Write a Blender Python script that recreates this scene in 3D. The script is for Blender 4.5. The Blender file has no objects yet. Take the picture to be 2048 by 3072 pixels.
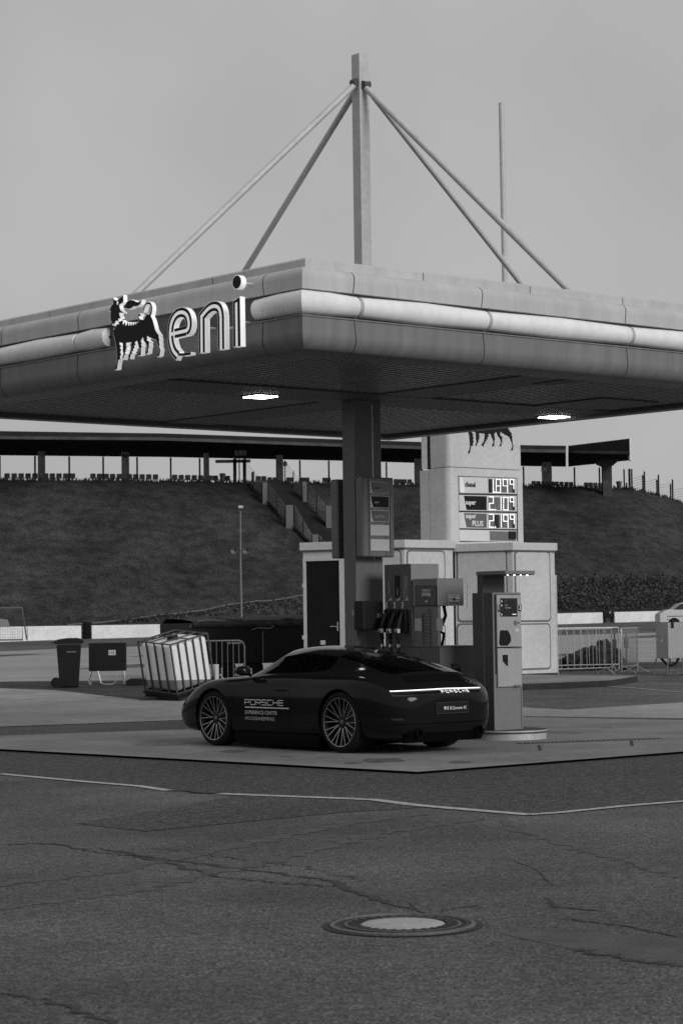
import bpy, bmesh, math, random
from mathutils import Vector, Matrix, noise
from mathutils.bvhtree import BVHTree
from mathutils.geometry import tessellate_polygon
sc = bpy.context.scene
random.seed(7)

# ---------------------------------------------------------------- camera
FP = 6400.; CH = 1.55; PI_ = math.atan(331/FP); RO = .014
cam = bpy.data.cameras.new('camera'); camo = bpy.data.objects.new('camera', cam)
sc.collection.objects.link(camo); sc.camera = camo
cam.sensor_fit = 'HORIZONTAL'; cam.sensor_width = 24; cam.lens = FP/2048*24
cam.clip_start = .1; cam.clip_end = 3000
_U = Vector((0, -math.sin(PI_), math.cos(PI_))); _R = Vector((1, 0, 0)); _F = Vector((0, math.cos(PI_), math.sin(PI_)))
ex = _R*math.cos(RO) - _U*math.sin(RO); ey = _R*math.sin(RO) + _U*math.cos(RO)
camo.matrix_world = Matrix(((ex.x, ey.x, -_F.x, 0), (ex.y, ey.y, -_F.y, 0), (ex.z, ey.z, -_F.z, CH), (0, 0, 0, 1)))
cam.dof.use_dof = True; cam.dof.focus_distance = 27; cam.dof.aperture_fstop = 8

# ---------------------------------------------------------------- sky and sun (overcast, black and white picture)
SUN_EL, SUN_AZ = math.radians(24), math.atan2(.70, -.72)      # soft light from behind the camera, right
world = bpy.data.worlds.new("World"); sc.world = world; world.use_nodes = True
nt = world.node_tree; nt.nodes.clear()
wo = nt.nodes.new('ShaderNodeOutputWorld'); bg = nt.nodes.new('ShaderNodeBackground')
sky = nt.nodes.new('ShaderNodeTexSky'); sky.sky_type = 'NISHITA'; sky.sun_disc = False
sky.sun_elevation = SUN_EL; sky.sun_rotation = SUN_AZ
bw = nt.nodes.new('ShaderNodeRGBToBW'); mx = nt.nodes.new('ShaderNodeMix'); mx.data_type = 'FLOAT'
mx.inputs[0].default_value = .93; mx.inputs[3].default_value = 5.3
nt.links.new(sky.outputs[0], bw.inputs[0]); nt.links.new(bw.outputs[0], mx.inputs[2])
tcw = nt.nodes.new('ShaderNodeTexCoord'); nz = nt.nodes.new('ShaderNodeTexNoise'); nz.inputs['Scale'].default_value = 4.5
nz.inputs['Detail'].default_value = 3
mr = nt.nodes.new('ShaderNodeMapRange'); mr.inputs[1].default_value = .35; mr.inputs[2].default_value = .65; mr.inputs[3].default_value = .90; mr.inputs[4].default_value = 1.08
mul = nt.nodes.new('ShaderNodeMath'); mul.operation = 'MULTIPLY'
nt.links.new(tcw.outputs['Generated'], nz.inputs['Vector']); nt.links.new(nz.outputs[0], mr.inputs[0])
nt.links.new(mx.outputs[0], mul.inputs[0]); nt.links.new(mr.outputs[0], mul.inputs[1])
nt.links.new(mul.outputs[0], bg.inputs['Color']); bg.inputs['Strength'].default_value = .087
nt.links.new(bg.outputs[0], wo.inputs[0])
sl = bpy.data.lights.new('sun', 'SUN'); sl.energy = 1.75; sl.angle = math.radians(22); sl.color = (1, 1, 1)
so = bpy.data.objects.new('sun', sl); sc.collection.objects.link(so)
sd = Vector((math.cos(SUN_EL)*.70, -math.cos(SUN_EL)*.72, math.sin(SUN_EL)))
so.rotation_euler = sd.to_track_quat('Z', 'Y').to_euler()
sc.view_settings.view_transform = 'Standard'; sc.view_settings.look = 'None'
sc.view_settings.exposure = 0; sc.view_settings.gamma = 1
try: sc.cycles.max_bounces = 6; sc.cycles.use_denoising = False
except Exception: pass

# ---------------------------------------------------------------- surveying helpers (photo measurements -> metres)
def ray(px, py):
    sx = (px-1024)/FP; sy = (1536-py)/FP
    X = sx*math.cos(RO)+sy*math.sin(RO); Y = -sx*math.sin(RO)+sy*math.cos(RO)
    return (X, -math.sin(PI_)*Y+math.cos(PI_), math.cos(PI_)*Y+math.sin(PI_))
def W(px, py, Y):
    r = ray(px, py); t = Y/r[1]; return Vector((r[0]*t, Y, CH+r[2]*t))
def g(x, y):
    s = min(max((y-50)/80, 0), 1)
    return max(0, (min(y, 190)-34)*.0097)+.013*max(-60, min(60, x))*s
def G(px, py, dz=0):
    r = ray(px, py); lo, hi = 2, 400
    for _ in range(45):
        t = (lo+hi)/2
        if CH+r[2]*t-dz < g(r[0]*t, r[1]*t): hi = t
        else: lo = t
    return Vector((r[0]*lo, r[1]*lo, CH+r[2]*lo))
def PL(px, py, q, d):
    r = ray(px, py); n = (-d[1], d[0]); t = (q[0]*n[0]+q[1]*n[1])/(r[0]*n[0]+r[1]*n[1])
    return ((r[0]*t-q[0])*d[0]+(r[1]*t-q[1])*d[1], CH+r[2]*t)
dL = Vector((-.67288, .73975)); dR = Vector((.77901, .62701))
RZ = math.atan2(dR.y, dR.x)

# ---------------------------------------------------------------- materials
def mat(name, v, rough=.6, metal=0., noisev=0., nscale=5., detail=4., bump=0., bscale=40., emit=0., spec=.5, coat=0., spots=None, stretch=None, trans=0.):
    m = bpy.data.materials.new(name); m.use_nodes = True; n = m.node_tree.nodes; l = m.node_tree.links
    b = n['Principled BSDF']; b.inputs['Roughness'].default_value = rough; b.inputs['Metallic'].default_value = metal
    b.inputs['Specular IOR Level'].default_value = spec; b.inputs['Coat Weight'].default_value = coat
    b.inputs['Base Color'].default_value = (v, v, v, 1)
    if trans: b.inputs['Transmission Weight'].default_value = trans
    tc = n.new('ShaderNodeTexCoord'); src = tc.outputs['Object']
    if stretch:
        mp = n.new('ShaderNodeMapping'); mp.inputs['Scale'].default_value = stretch; l.new(src, mp.inputs[0]); src = mp.outputs[0]
    col = None
    if noisev:
        t = n.new('ShaderNodeTexNoise'); t.inputs['Scale'].default_value = nscale; t.inputs['Detail'].default_value = detail
        l.new(src, t.inputs['Vector']); r = n.new('ShaderNodeMapRange'); r.inputs[1].default_value = .3; r.inputs[2].default_value = .7
        r.inputs[3].default_value = v*(1-noisev); r.inputs[4].default_value = v*(1+noisev); l.new(t.outputs[0], r.inputs[0]); col = r.outputs[0]
    if spots:
        for (s, lo, hi, det) in spots:      # extra layers of variation: scale, factor range
            t = n.new('ShaderNodeTexNoise'); t.inputs['Scale'].default_value = s; t.inputs['Detail'].default_value = det
            l.new(src, t.inputs['Vector']); r = n.new('ShaderNodeMapRange'); r.inputs[1].default_value = .35; r.inputs[2].default_value = .65
            r.inputs[3].default_value = lo; r.inputs[4].default_value = hi; l.new(t.outputs[0], r.inputs[0])
            if col is None: 
                vv = n.new('ShaderNodeValue'); vv.outputs[0].default_value = v; col = vv.outputs[0]
            q = n.new('ShaderNodeMath'); q.operation = 'MULTIPLY'; l.new(col, q.inputs[0]); l.new(r.outputs[0], q.inputs[1]); col = q.outputs[0]
    if col: l.new(col, b.inputs['Base Color'])
    if bump:
        t = n.new('ShaderNodeTexNoise'); t.inputs['Scale'].default_value = bscale; t.inputs['Detail'].default_value = 3
        l.new(src, t.inputs['Vector']); bb = n.new('ShaderNodeBump'); bb.inputs['Strength'].default_value = bump; bb.inputs['Distance'].default_value = .02
        l.new(t.outputs[0], bb.inputs['Height']); l.new(bb.outputs[0], b.inputs['Normal'])
    if emit:
        b.inputs['Emission Color'].default_value = (1, 1, 1, 1); b.inputs['Emission Strength'].default_value = emit
    return m
M = {}
M['asphalt'] = mat('asphalt', .080, .85, noisev=.7, nscale=95, detail=2, bump=.35, bscale=90, spec=.3, spots=[(.35, .74, 1.25, 3), (50, .45, 1.6, 1), (15, .70, 1.32, 3), (1.6, .88, 1.13, 5)])
M['asphalt_dark'] = mat('asphalt_coarse', .055, .85, noisev=.6, nscale=60, detail=2, bump=.4, bscale=60, spec=.3, spots=[(.5, .88, 1.14, 3), (34, .4, 1.65, 1), (10, .65, 1.4, 3)])
M['tar'] = mat('damp_tar', .055, .7, noisev=.4, nscale=70, spots=[(3, .7, 1.3, 4)], spec=.4)
M['concrete'] = mat('forecourt_concrete', .20, .8, noisev=.16, nscale=60, bump=.1, bscale=80, spec=.35, spots=[(.7, .8, 1.18, 5), (6, .9, 1.1, 4)])
M['apron'] = mat('apron_concrete', .27, .85, noisev=.2, nscale=30, spec=.3, spots=[(.4, .85, 1.15, 5), (3, .88, 1.12, 4)])
M['track'] = mat('track_surface', .29, .85, noisev=.15, nscale=6, spec=.3, spots=[(.8, .85, 1.1, 5)], stretch=(.12, 1, 1))
M['verge'] = mat('rough_verge', .05, .95, noisev=.5, nscale=14, bump=.4, bscale=20, spec=.15, spots=[(1.5, .7, 1.3, 4)])
M['marking'] = mat('worn_marking', .42, .7, noisev=.3, nscale=14, spots=[(40, .75, 1.1, 3)])
M['grass'] = mat('bank_grass', .040, 1., noisev=.35, nscale=1.1, bump=.25, bscale=3, spec=.05, spots=[(.16, .75, 1.3, 4), (7, .6, 1.4, 3)])
M['leaf'] = mat('shrub_leaf', .06, .8, noisev=.5, nscale=3, spec=.2)
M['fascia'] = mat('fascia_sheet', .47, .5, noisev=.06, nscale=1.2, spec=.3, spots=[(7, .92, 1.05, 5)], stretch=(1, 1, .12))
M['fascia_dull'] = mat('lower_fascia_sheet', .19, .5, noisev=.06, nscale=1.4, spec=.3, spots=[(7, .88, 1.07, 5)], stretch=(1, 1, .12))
M['tubew'] = mat('translucent_white_plastic', .80, .4, noisev=.05, nscale=3, spots=[(9, .95, 1.04, 5)])
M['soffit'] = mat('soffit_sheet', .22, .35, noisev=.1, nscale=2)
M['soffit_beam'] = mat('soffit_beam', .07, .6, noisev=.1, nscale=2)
M['steel'] = mat('painted_steel', .50, .45, noisev=.08, nscale=3, spots=[(14, .93, 1.07, 4)])
M['steel_dark'] = mat('dark_painted_steel', .055, .5, noisev=.1, nscale=3)
M['column'] = mat('column_cladding', .13, .5, noisev=.07, nscale=4, spots=[(20, .93, 1.07, 4)])
M['galv'] = mat('galvanised_steel', .42, .4, metal=.6, noisev=.15, nscale=12)
M['galv_dark'] = mat('weathered_tube', .12, .5, metal=.3, noisev=.2, nscale=12)
M['black'] = mat('black_plastic', .012, .5, noisev=.2, nscale=8, spec=.2)
M['blackface'] = mat('black_sign_face', .008, .5, spec=.2)
M['white'] = mat('white_plastic', .82, .4, noisev=.04, nscale=4)
M['signlit'] = mat('white_lettering_sides', .85, .4, noisev=.04, nscale=6, emit=.32)
M['lamp'] = mat('lamp_glass_lit', .9, .4, emit=14)
M['led'] = mat('display_digit_lit', .9, .4, emit=1.0)
M['kiosk'] = mat('kiosk_panel', .53, .5, noisev=.07, nscale=1.2, spots=[(11, .93, 1.05, 4), (.5, .93, 1.06, 3)])
M['kiosk_dark'] = mat('kiosk_joint', .13, .6)
M['islandmetal'] = mat('island_band_metal', .5, .35, metal=.3, noisev=.12, nscale=9)
M['kerbdark'] = mat('dark_kerb_stone', .022, .9, noisev=.3, nscale=5, spots=[(20, .8, 1.2, 3)])
M['plinth'] = mat('dark_plinth', .03, .8, noisev=.2, nscale=12)
M['door'] = mat('dark_door_sheet', .010, .6, spec=.12, noisev=.1, nscale=4)
M['cabinet'] = mat('terminal_cabinet', .05, .5, noisev=.12, nscale=5)
M['panel'] = mat('terminal_front_sheet', .33, .5, noisev=.06, nscale=9, spots=[(30, .95, 1.05, 3)])
M['panel_low'] = mat('terminal_lower_sheet', .17, .5, noisev=.06, nscale=9)
M['pump'] = mat('pump_body', .17, .5, noisev=.06, nscale=9)
M['pump_dark'] = mat('pump_hose_side', .08, .5, noisev=.1, nscale=9)
M['pump_light'] = mat('pump_top_sheet', .21, .5, noisev=.06, nscale=9)
M['screen'] = mat('dark_screen', .012, .25)
M['label'] = mat('paper_label', .5, .7, noisev=.1, nscale=60)
M['ink'] = mat('print_ink', .02, .7)
M['paint'] = mat('car_paint_black', .009, .10, spec=.16)
M['glass'] = mat('car_tinted_glass', .022, .04, spec=.5)
def tinted():
    m = bpy.data.materials.new('car_window_tinted'); m.use_nodes = True; n = m.node_tree.nodes; l = m.node_tree.links; n.clear()
    o = n.new('ShaderNodeOutputMaterial'); t = n.new('ShaderNodeBsdfTransparent'); t.inputs[0].default_value = (.32, .32, .32, 1)
    g_ = n.new('ShaderNodeBsdfGlossy'); g_.inputs['Roughness'].default_value = .03; g_.inputs[0].default_value = (.8, .8, .8, 1)
    f = n.new('ShaderNodeFresnel'); f.inputs[0].default_value = 1.45; x = n.new('ShaderNodeMixShader')
    l.new(f.outputs[0], x.inputs[0]); l.new(t.outputs[0], x.inputs[1]); l.new(g_.outputs[0], x.inputs[2]); l.new(x.outputs[0], o.inputs[0]); return m
M['window'] = tinted()
M['upholstery'] = mat('car_seat_leather', .06, .7, noisev=.2, nscale=20)
M['trim'] = mat('car_black_trim', .004, .7, spec=.06)
M['rubber'] = mat('tyre_rubber', .010, .85, noisev=.2, nscale=30, spec=.2)
M['rim'] = mat('rim_dark', .010, .5, spec=.2)
M['rimedge'] = mat('rim_polished_edge', .6, .3, metal=.85)
M['chrome'] = mat('brushed_metal', .6, .3, metal=.9, noisev=.1, nscale=20)
M['vinyl'] = mat('white_vinyl_lettering', .62, .5, noisev=.15, nscale=30)
M['lightbar'] = mat('rear_light_strip_lit', .9, .4, emit=1.0)
M['reflector'] = mat('tail_lens', .03, .1)
M['wall'] = mat('white_painted_concrete', .78, .8, noisev=.08, nscale=1.5, spots=[(7, .9, 1.06, 5)])
M['ibc'] = mat('milky_tank_plastic', .8, .45, noisev=.05, nscale=5)
M['liquid'] = mat('milky_tank_with_liquid', .22, .45, noisev=.1, nscale=6)
M['stone'] = mat('stone_pillar', .2, .9, noisev=.3, nscale=2.2, bump=.3, bscale=6)
M['pierdark'] = mat('pier_stone_darkened', .06, .9, noisev=.3, nscale=2.2)  # pier stone darkened, as the end pier stands in the light
M['pier'] = mat('pier_stone_lightened', .42, .9, noisev=.25, nscale=2.2, bump=.3, bscale=6)  # pier stone lightened to make up for the shade under the roof
M['roof'] = mat('stand_roof_sheet', .022, .8, noisev=.2, nscale=.5, spec=.1)
M['roof_light'] = mat('stand_roof_gutter', .075, .8, noisev=.3, nscale=.9, spec=.1)
M['seat'] = mat('stadium_seat_plastic', .055, .5, noisev=.15, nscale=1.)
M['greybox'] = mat('electrical_cabinet_sheet', .33, .5, noisev=.06, nscale=5, spots=[(20, .93, 1.05, 4)])
M['carwhite'] = mat('white_car_paint', .6, .2, noisev=.03, nscale=3)
M['rag'] = mat('rag_heap', .02, .95, noisev=.6, nscale=6, bump=.6, bscale=14)
M['manhole'] = mat('manhole_iron', .028, .7, metal=.2, noisev=.5, nscale=60, bump=.4, bscale=60)
M['manhole_edge'] = mat('manhole_worn_rim', .12, .6, metal=.3, noisev=.35, nscale=50)
M['manhole_fill'] = mat('manhole_concrete_fill', .34, .85, noisev=.22, nscale=60, spots=[(8, .9, 1.1, 4)])
M['slabedge'] = mat('slab_edge', .05, .9)
M['crack'] = mat('crack_filler', .024, .9, noisev=.3, nscale=40)
M['clear_panel'] = mat('greyed_panel', .2, .5, noisev=.1, nscale=2)
M['haze_sign'] = mat('diesel_panel', .60, .5, noisev=.03, nscale=6)
M['mid_sign'] = mat('plus_panel', .10, .5, noisev=.03, nscale=6)
M['board_dull'] = mat('board_aluminium', .15, .45, metal=.2, noisev=.08, nscale=6)

# ---------------------------------------------------------------- mesh builder
class MB:
    def __init__(s): s.v = []; s.f = []
    def add(s, vs, fs):
        o = len(s.v); s.v += [Vector(p) for p in vs]; s.f += [tuple(i+o for i in f) for f in fs]; return s
    def box(s, x0, x1, y0, y1, z0, z1, T=None):
        vs = [Vector(p) for p in ((x0,y0,z0),(x1,y0,z0),(x1,y1,z0),(x0,y1,z0),(x0,y0,z1),(x1,y0,z1),(x1,y1,z1),(x0,y1,z1))]
        if T: vs = [T @ p for p in vs]
        return s.add(vs, [(0,3,2,1),(4,5,6,7),(0,1,5,4),(1,2,6,5),(2,3,7,6),(3,0,4,7)])
    def loft(s, A, B, caps=True):     # two matching rings
        n = len(A); fs = [(i, (i+1) % n, n+(i+1) % n, n+i) for i in range(n)]
        s.add(list(A)+list(B), fs)
        if caps:
            for R in (A, B):
                t = tessellate_polygon([[Vector(p) for p in R]]); s.add(R, [tuple(x) for x in t])
        return s
    def prism(s, poly, f0, f1, caps=True): return s.loft([f0(*p) for p in poly], [f1(*p) for p in poly], caps)
    def face(s, poly, f):
        R = [Vector(f(*p)) for p in poly]; s.add(R, [tuple(x) for x in tessellate_polygon([R])]); return s
    def rings(s, rs, close=True, cap=False):
        n = len(rs[0]); o = len(s.v)
        for r in rs: s.v += [Vector(p) for p in r]
        for k in range(len(rs)-1):
            for i in range(n if close else n-1):
                s.f.append((o+k*n+i, o+k*n+(i+1) % n, o+(k+1)*n+(i+1) % n, o+(k+1)*n+i))
        if cap:
            s.f.append(tuple(o+i for i in reversed(range(n)))); s.f.append(tuple(o+(len(rs)-1)*n+i for i in range(n)))
        return s
    def tube(s, path, r, n=8, cap=True):
        path = [Vector(p) for p in path]; rs = []; up = None
        for i, p in enumerate(path):
            d = (path[min(i+1, len(path)-1)]-path[max(i-1, 0)]).normalized()
            if up is None:
                up = Vector((0, 0, 1)) if abs(d.z) < .9 else Vector((1, 0, 0))
            a = d.cross(up).normalized(); b = a.cross(d).normalized(); up = b
            rr = r[i] if isinstance(r, (list, tuple)) else r
            rs.append([p+a*rr*math.cos(t)+b*rr*math.sin(t) for t in [2*math.pi*k/n for k in range(n)]])
        return s.rings(rs, True, cap)
    def lathe(s, prof, o=(0,0,0), ax=(0,0,1), n=32, close=False):
        o = Vector(o); ax = Vector(ax).normalized(); u = ax.orthogonal().normalized(); w = ax.cross(u)
        rs = [[o+ax*h+u*r*math.cos(2*math.pi*k/n)+w*r*math.sin(2*math.pi*k/n) for k in range(n)] for r, h in prof]
        return s.rings(rs, True, False)
    def obj(s, name, m, parent=None, world=False, smooth=None, bevel=0, kind=None):
        me = bpy.data.meshes.new(name)
        vs = s.v
        if parent is not None and world:
            r = parent
            chain = []
            while r is not None: chain.append(r); r = r.parent
            T = Matrix.Identity(4)
            for r in reversed(chain): T = T @ r.matrix_basis
            Ti = T.inverted(); vs = [Ti @ p for p in vs]
        me.from_pydata([tuple(p) for p in vs], [], s.f)
        bm = bmesh.new(); bm.from_mesh(me); bmesh.ops.remove_doubles(bm, verts=bm.verts, dist=1e-5)
        bmesh.ops.recalc_face_normals(bm, faces=bm.faces); bm.to_mesh(me); bm.free()
        me.materials.append(m)
        if smooth: me.shade_smooth(); me.set_sharp_from_angle(angle=math.radians(smooth))
        o = bpy.data.objects.new(name, me); sc.collection.objects.link(o)
        if parent: o.parent = parent
        if bevel:
            b = o.modifiers.new('bevel', 'BEVEL'); b.width = bevel; b.segments = 2; b.limit_method = 'ANGLE'
        if kind: o['kind'] = kind
        return o
def thing(name, label, cat, loc=(0,0,0), rz=0, group=None):
    o = bpy.data.objects.new(name, None); sc.collection.objects.link(o); o.empty_display_size = .1
    o.location = loc; o.rotation_euler = (0, 0, rz); o.matrix_basis = Matrix.Translation(Vector(loc)) @ Matrix.Rotation(rz, 4, 'Z')
    o['label'] = label; o['category'] = cat
    if group: o['group'] = group
    return o
def tag(o, label, cat, group=None, kind=None):
    o['label'] = label; o['category'] = cat
    if group: o['group'] = group
    if kind: o['kind'] = kind
    return o
def dup(root, loc, rz=None, label=None):
    r = root.copy(); sc.collection.objects.link(r); r.location = loc
    if rz is not None: r.rotation_euler = (0, 0, rz)
    if label: r['label'] = label
    for ch in list(root.children):
        c = ch.copy(); sc.collection.objects.link(c); c.parent = r
        for gch in list(ch.children):
            d = gch.copy(); sc.collection.objects.link(d); d.parent = c
    return r
def stroke(mb, pts, w, y0, y1, f):      # flat ribbon of width w along 2D points, extruded between depths y0,y1; f(u,v,d)->3D
    n = len(pts); P = [Vector(p) for p in pts]; L = []; R = []
    for i in range(n):
        a = (P[i]-P[i-1]).normalized() if i else (P[1]-P[0]).normalized()
        b = (P[i+1]-P[i]).normalized() if i < n-1 else a
        na = Vector((-a.y, a.x)); nb = Vector((-b.y, b.x)); m_ = (na+nb).normalized(); k = w/2/max(.35, m_.dot(na))
        L.append(P[i]+m_*k); R.append(P[i]-m_*k)
    for i in range(n-1):
        q = [L[i], L[i+1], R[i+1], R[i]]
        if y0 == y1: mb.add([f(p.x, p.y, y0) for p in q], [(0, 1, 2, 3)]); continue
        vs = [f(p.x, p.y, y0) for p in q]+[f(p.x, p.y, y1) for p in q]
        fs = [(0,1,2,3),(4,5,6,7),(0,1,5,4),(2,3,7,6)]
        if i == 0: fs.append((3,0,4,7))
        if i == n-2: fs.append((1,2,6,5))
        mb.add(vs, fs)
    return mb
def arc(cx, cy, rx, ry, a0, a1, n=10): return [(cx+rx*math.cos(math.radians(a0+(a1-a0)*i/n)), cy+ry*math.sin(math.radians(a0+(a1-a0)*i/n))) for i in range(n+1)]
def rrect(x0, x1, y0, y1, r, n=4):
    return arc(x1-r, y1-r, r, r, 0, 90, n)+arc(x0+r, y1-r, r, r, 90, 180, n)+arc(x0+r, y0+r, r, r, 180, 270, n)+arc(x1-r, y0+r, r, r, 270, 360, n)
def text2d(s, size, xs=1., off=0., space=1.):
    c = bpy.data.curves.new('t', 'FONT'); c.body = s; c.size = size; c.offset = off; c.space_character = space; c.resolution_u = 2
    o = bpy.data.objects.new('t', c); sc.collection.objects.link(o); dg = bpy.context.evaluated_depsgraph_get(); dg.update()
    me = bpy.data.meshes.new_from_object(o.evaluated_get(dg))
    v = [(p.co.x*xs, p.co.y) for p in me.vertices]; f = [tuple(p.vertices) for p in me.polygons]
    bpy.data.objects.remove(o); bpy.data.curves.remove(c); bpy.data.meshes.remove(me)
    return v, f
def text(mb, s, size, f, u=0, v=0, xs=1., off=0., align='l', width=None, space=1.):
    V, F_ = text2d(s, size, xs, off, space); 
    x0 = min(p[0] for p in V); x1 = max(p[0] for p in V); k = 1.
    if width: k = width/(x1-x0)
    sh = {'l': -x0*k, 'c': -(x0+x1)/2*k, 'r': -x1*k}[align]
    mb.add([f(p[0]*k+sh+u, p[1]+v) for p in V], F_); return mb

# ================================================================ GROUND
def sheet(name, top, bot, m, dz, nu=36, nv=6, kind='structure', px0=-1300, px1=3000):
    def ly(line, x):
        if x <= line[0][0]: a, b = line[0], line[1]
        elif x >= line[-1][0]: a, b = line[-2], line[-1]
        else:
            for a, b in zip(line, line[1:]):
                if a[0] <= x <= b[0]: break
        return a[1]+(b[1]-a[1])*(x-a[0])/(b[0]-a[0])
    xs = sorted(set([px0+(px1-px0)*i/nu for i in range(nu+1)]+[p[0] for p in top+bot if px0 <= p[0] <= px1]))
    rs = []
    for j in range(nv+1):
        r = []
        for x in xs:
            yt, yb = ly(top, x), ly(bot, x); yb = max(yb, yt+.05)
            p = G(x, yt+(yb-yt)*j/nv); p.z = g(p.x, p.y)+dz; r.append(p)
        rs.append(r)
    return MB().rings(rs, False).obj(name, m, smooth=40, kind=kind)
mb = MB(); ys = [-60, -20, 0, 10, 20, 30, 34, 40, 46, 50, 60, 75, 90, 105, 120, 135, 150, 190, 400, 1500]
xs = [-900, -300, -120, -60, -40, -20, -10, 0, 10, 20, 40, 60, 120, 300, 900]
mb.rings([[(x, y, g(x, y)) for x in xs] for y in ys], False)
mb.obj('ground', M['asphalt'], smooth=60, kind='structure')
# the track in front of the wall, and the strips this side of it
sheet('track', [(0, 1951), (1024, 1925), (2048, 1896)], [(0, 2046), (400, 2042), (1024, 2020), (1700, 1990), (2048, 1986)], M['track'], .004, nv=10)
sheet('verge', [(0, 2046), (400, 2042), (1024, 2020), (1700, 1990), (2048, 1986)], [(0, 2066), (164, 2072), (420, 2101), (700, 2080), (1024, 2050), (1750, 2014), (2048, 2004)], M['verge'], .006, nv=4)
sheet('apron', [(0, 2066), (164, 2072), (420, 2101), (700, 2100), (1024, 2100)], [(0, 2182), (548, 2162), (900, 2150), (1024, 2142)], M['apron'], .008, nv=6, px1=1000)
sheet('apron', [(1500, 2120), (1702, 2131), (2048, 2109)], [(1500, 2148), (1600, 2151), (2048, 2157)], M['apron'], .008, nv=3, px0=1500)
# raised forecourt slab
slab_edge = [(-500, 2226), (0, 2255), (1253, 2325), (2048, 2263), (2548, 2224)]
slab_back = [(-500, 2250), (-499, 2226), (0, 2214), (548, 2195), (900, 2180), (1500, 2160), (2048, 2168), (2548, 2172)]
sheet('forecourt_slab', [(0, 2214), (548, 2195), (900, 2170), (1300, 2140), (1560, 2157), (2048, 2167)], [(0, 2255), (1253, 2325), (2048, 2263)], M['concrete'], .03, nv=10)
sheet('forecourt_slab_edge', [(0, 2255), (1253, 2325), (2048, 2263)], [(0, 2256.5), (1253, 2328), (2048, 2265)], M['slabedge'], .004, nv=1)
sheet('kerb_joint', [(1500, 2148), (1600, 2151), (2048, 2157)], [(1500, 2157), (1560, 2158), (2048, 2167)], M['asphalt_dark'], .01, nv=1, px0=1500)
# coarse dark band in front of the slab, down to the painted line
line = [(0, 2324), (261, 2348), (418, 2361), (503, 2374), (660, 2384), (1024, 2398), (1122, 2402), (1220, 2415), (1298, 2423), (1586, 2447), (1677, 2441), (1873, 2421), (2048, 2407)]
sheet('coarse_asphalt', [(0, 2257), (1253, 2328), (2048, 2265)], line, M['asphalt_dark'], .003, nv=5)
sheet('asphalt_patch', [(235, 2471), (520, 2425), (700, 2388), (1024, 2401), (1260, 2422)], [(235, 2473), (438, 2496), (1024, 2439), (1200, 2429), (1261, 2424)], M['asphalt_dark'], .004, nv=3, px0=236, px1=1260)
sheet('damp_patch', [(1500, 2800), (1700, 2790), (2048, 2820)], [(1500, 2803), (1716, 2850), (1905, 2885), (2048, 2902)], M['tar'], .002, nv=3, px0=1500)
def ribbon(name, pts, w, m, dz, jitter=0, taper=False):
    P = []
    for a, b in zip(pts, pts[1:]):
        n = max(1, int(abs(b[0]-a[0])/14)) if jitter else 1
        for i in range(n): P.append((a[0]+(b[0]-a[0])*i/n, a[1]+(b[1]-a[1])*i/n))
    P.append(pts[-1]); P = [G(*p) for p in P]
    mb = MB(); L = []; R = []
    for i, p in enumerate(P):
        d = (P[min(i+1, len(P)-1)]-P[max(i-1, 0)]); d.z = 0; d.normalize(); nn = Vector((-d.y, d.x, 0))
        q = p+nn*random.uniform(-jitter, jitter); ww = w*(random.uniform(.3, 1.5) if jitter else 1)/2
        if taper: ww *= min(1, min(i, len(P)-1-i)/3+.1)
        a = q+nn*ww; b = q-nn*ww; a.z = g(a.x, a.y)+dz; b.z = g(b.x, b.y)+dz; L.append(a); R.append(b)
    mb.rings([L, R], False); return mb.obj(name, m, kind='structure')
ribbon('line_marking', [p for p in line if p[0] <= 503], .11, M['marking'], .008)
ribbon('line_marking', [p for p in line if 660 <= p[0] <= 1586], .13, M['marking'], .008)
ribbon('line_marking', [p for p in line if p[0] >= 1586]+[(2300, 2386)], .10, M['marking'], .0085)
ribbon('line_marking', [(1760, 2057), (1900, 2066), (2048, 2079), (2200, 2090)], .06, M['marking'], .012)
ribbon('crack', [(503, 2375), (545, 2373), (600, 2381), (660, 2383)], .07, M['crack'], .009, .02, True)
for pts, w, j in [([(0, 2538), (85, 2532), (173, 2534), (209, 2547), (287, 2557), (392, 2570), (497, 2587), (575, 2612), (614, 2622), (692, 2635), (850, 2650), (1000, 2664)], .04, .045),
                  ([(290, 2545), (392, 2563), (497, 2582), (588, 2590), (692, 2606), (783, 2616), (882, 2629), (1000, 2645), (1026, 2665), (1115, 2697), (1239, 2733)], .05, .03),
                  ([(235, 2472), (340, 2480), (438, 2496)], .03, .012), ([(438, 2496), (600, 2480), (1024, 2439)], .012, .008),
                  ([(1520, 2576), (1612, 2610), (1655, 2650), (1680, 2668)], .016, .02), ([(1625, 2692), (1677, 2724), (1808, 2737)], .03, .02),
                  ([(1680, 2757), (1795, 2770), (1900, 2784), (2048, 2815)], .022, .02), ([(1310, 2738), (1380, 2725), (1450, 2716)], .025, .02),
                  ([(1230, 2700), (1255, 2735), (1300, 2745)], .04, .03), ([(0, 2980), (120, 3000), (300, 3055), (380, 3085)], .03, .03),
                  ([(1716, 2848), (1905, 2883), (2048, 2900)], .05, .05), ([(450, 2545), (900, 2600), (1100, 2650)], .015, .05)]:
    ribbon('crack', pts, w, M['crack'], .0035, j, True)
M['stain'] = mat('oil_stain', .10, .6, noisev=.4, nscale=7)
M['tyremark'] = mat('tyre_mark', .060, .8, noisev=.5, nscale=40, spots=[(9, .7, 1.3, 3)])
for pts in ([(-60, 2660), (300, 2620), (700, 2540), (1050, 2470), (1300, 2440)], [(-60, 2730), (350, 2680), (800, 2585), (1150, 2500), (1450, 2455)], [(2100, 2640), (1800, 2560), (1600, 2500), (1500, 2460)]):
    ribbon('tyre_mark', pts, .20, M['tyremark'], .0026, .012, True)
random.seed(21)
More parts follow.
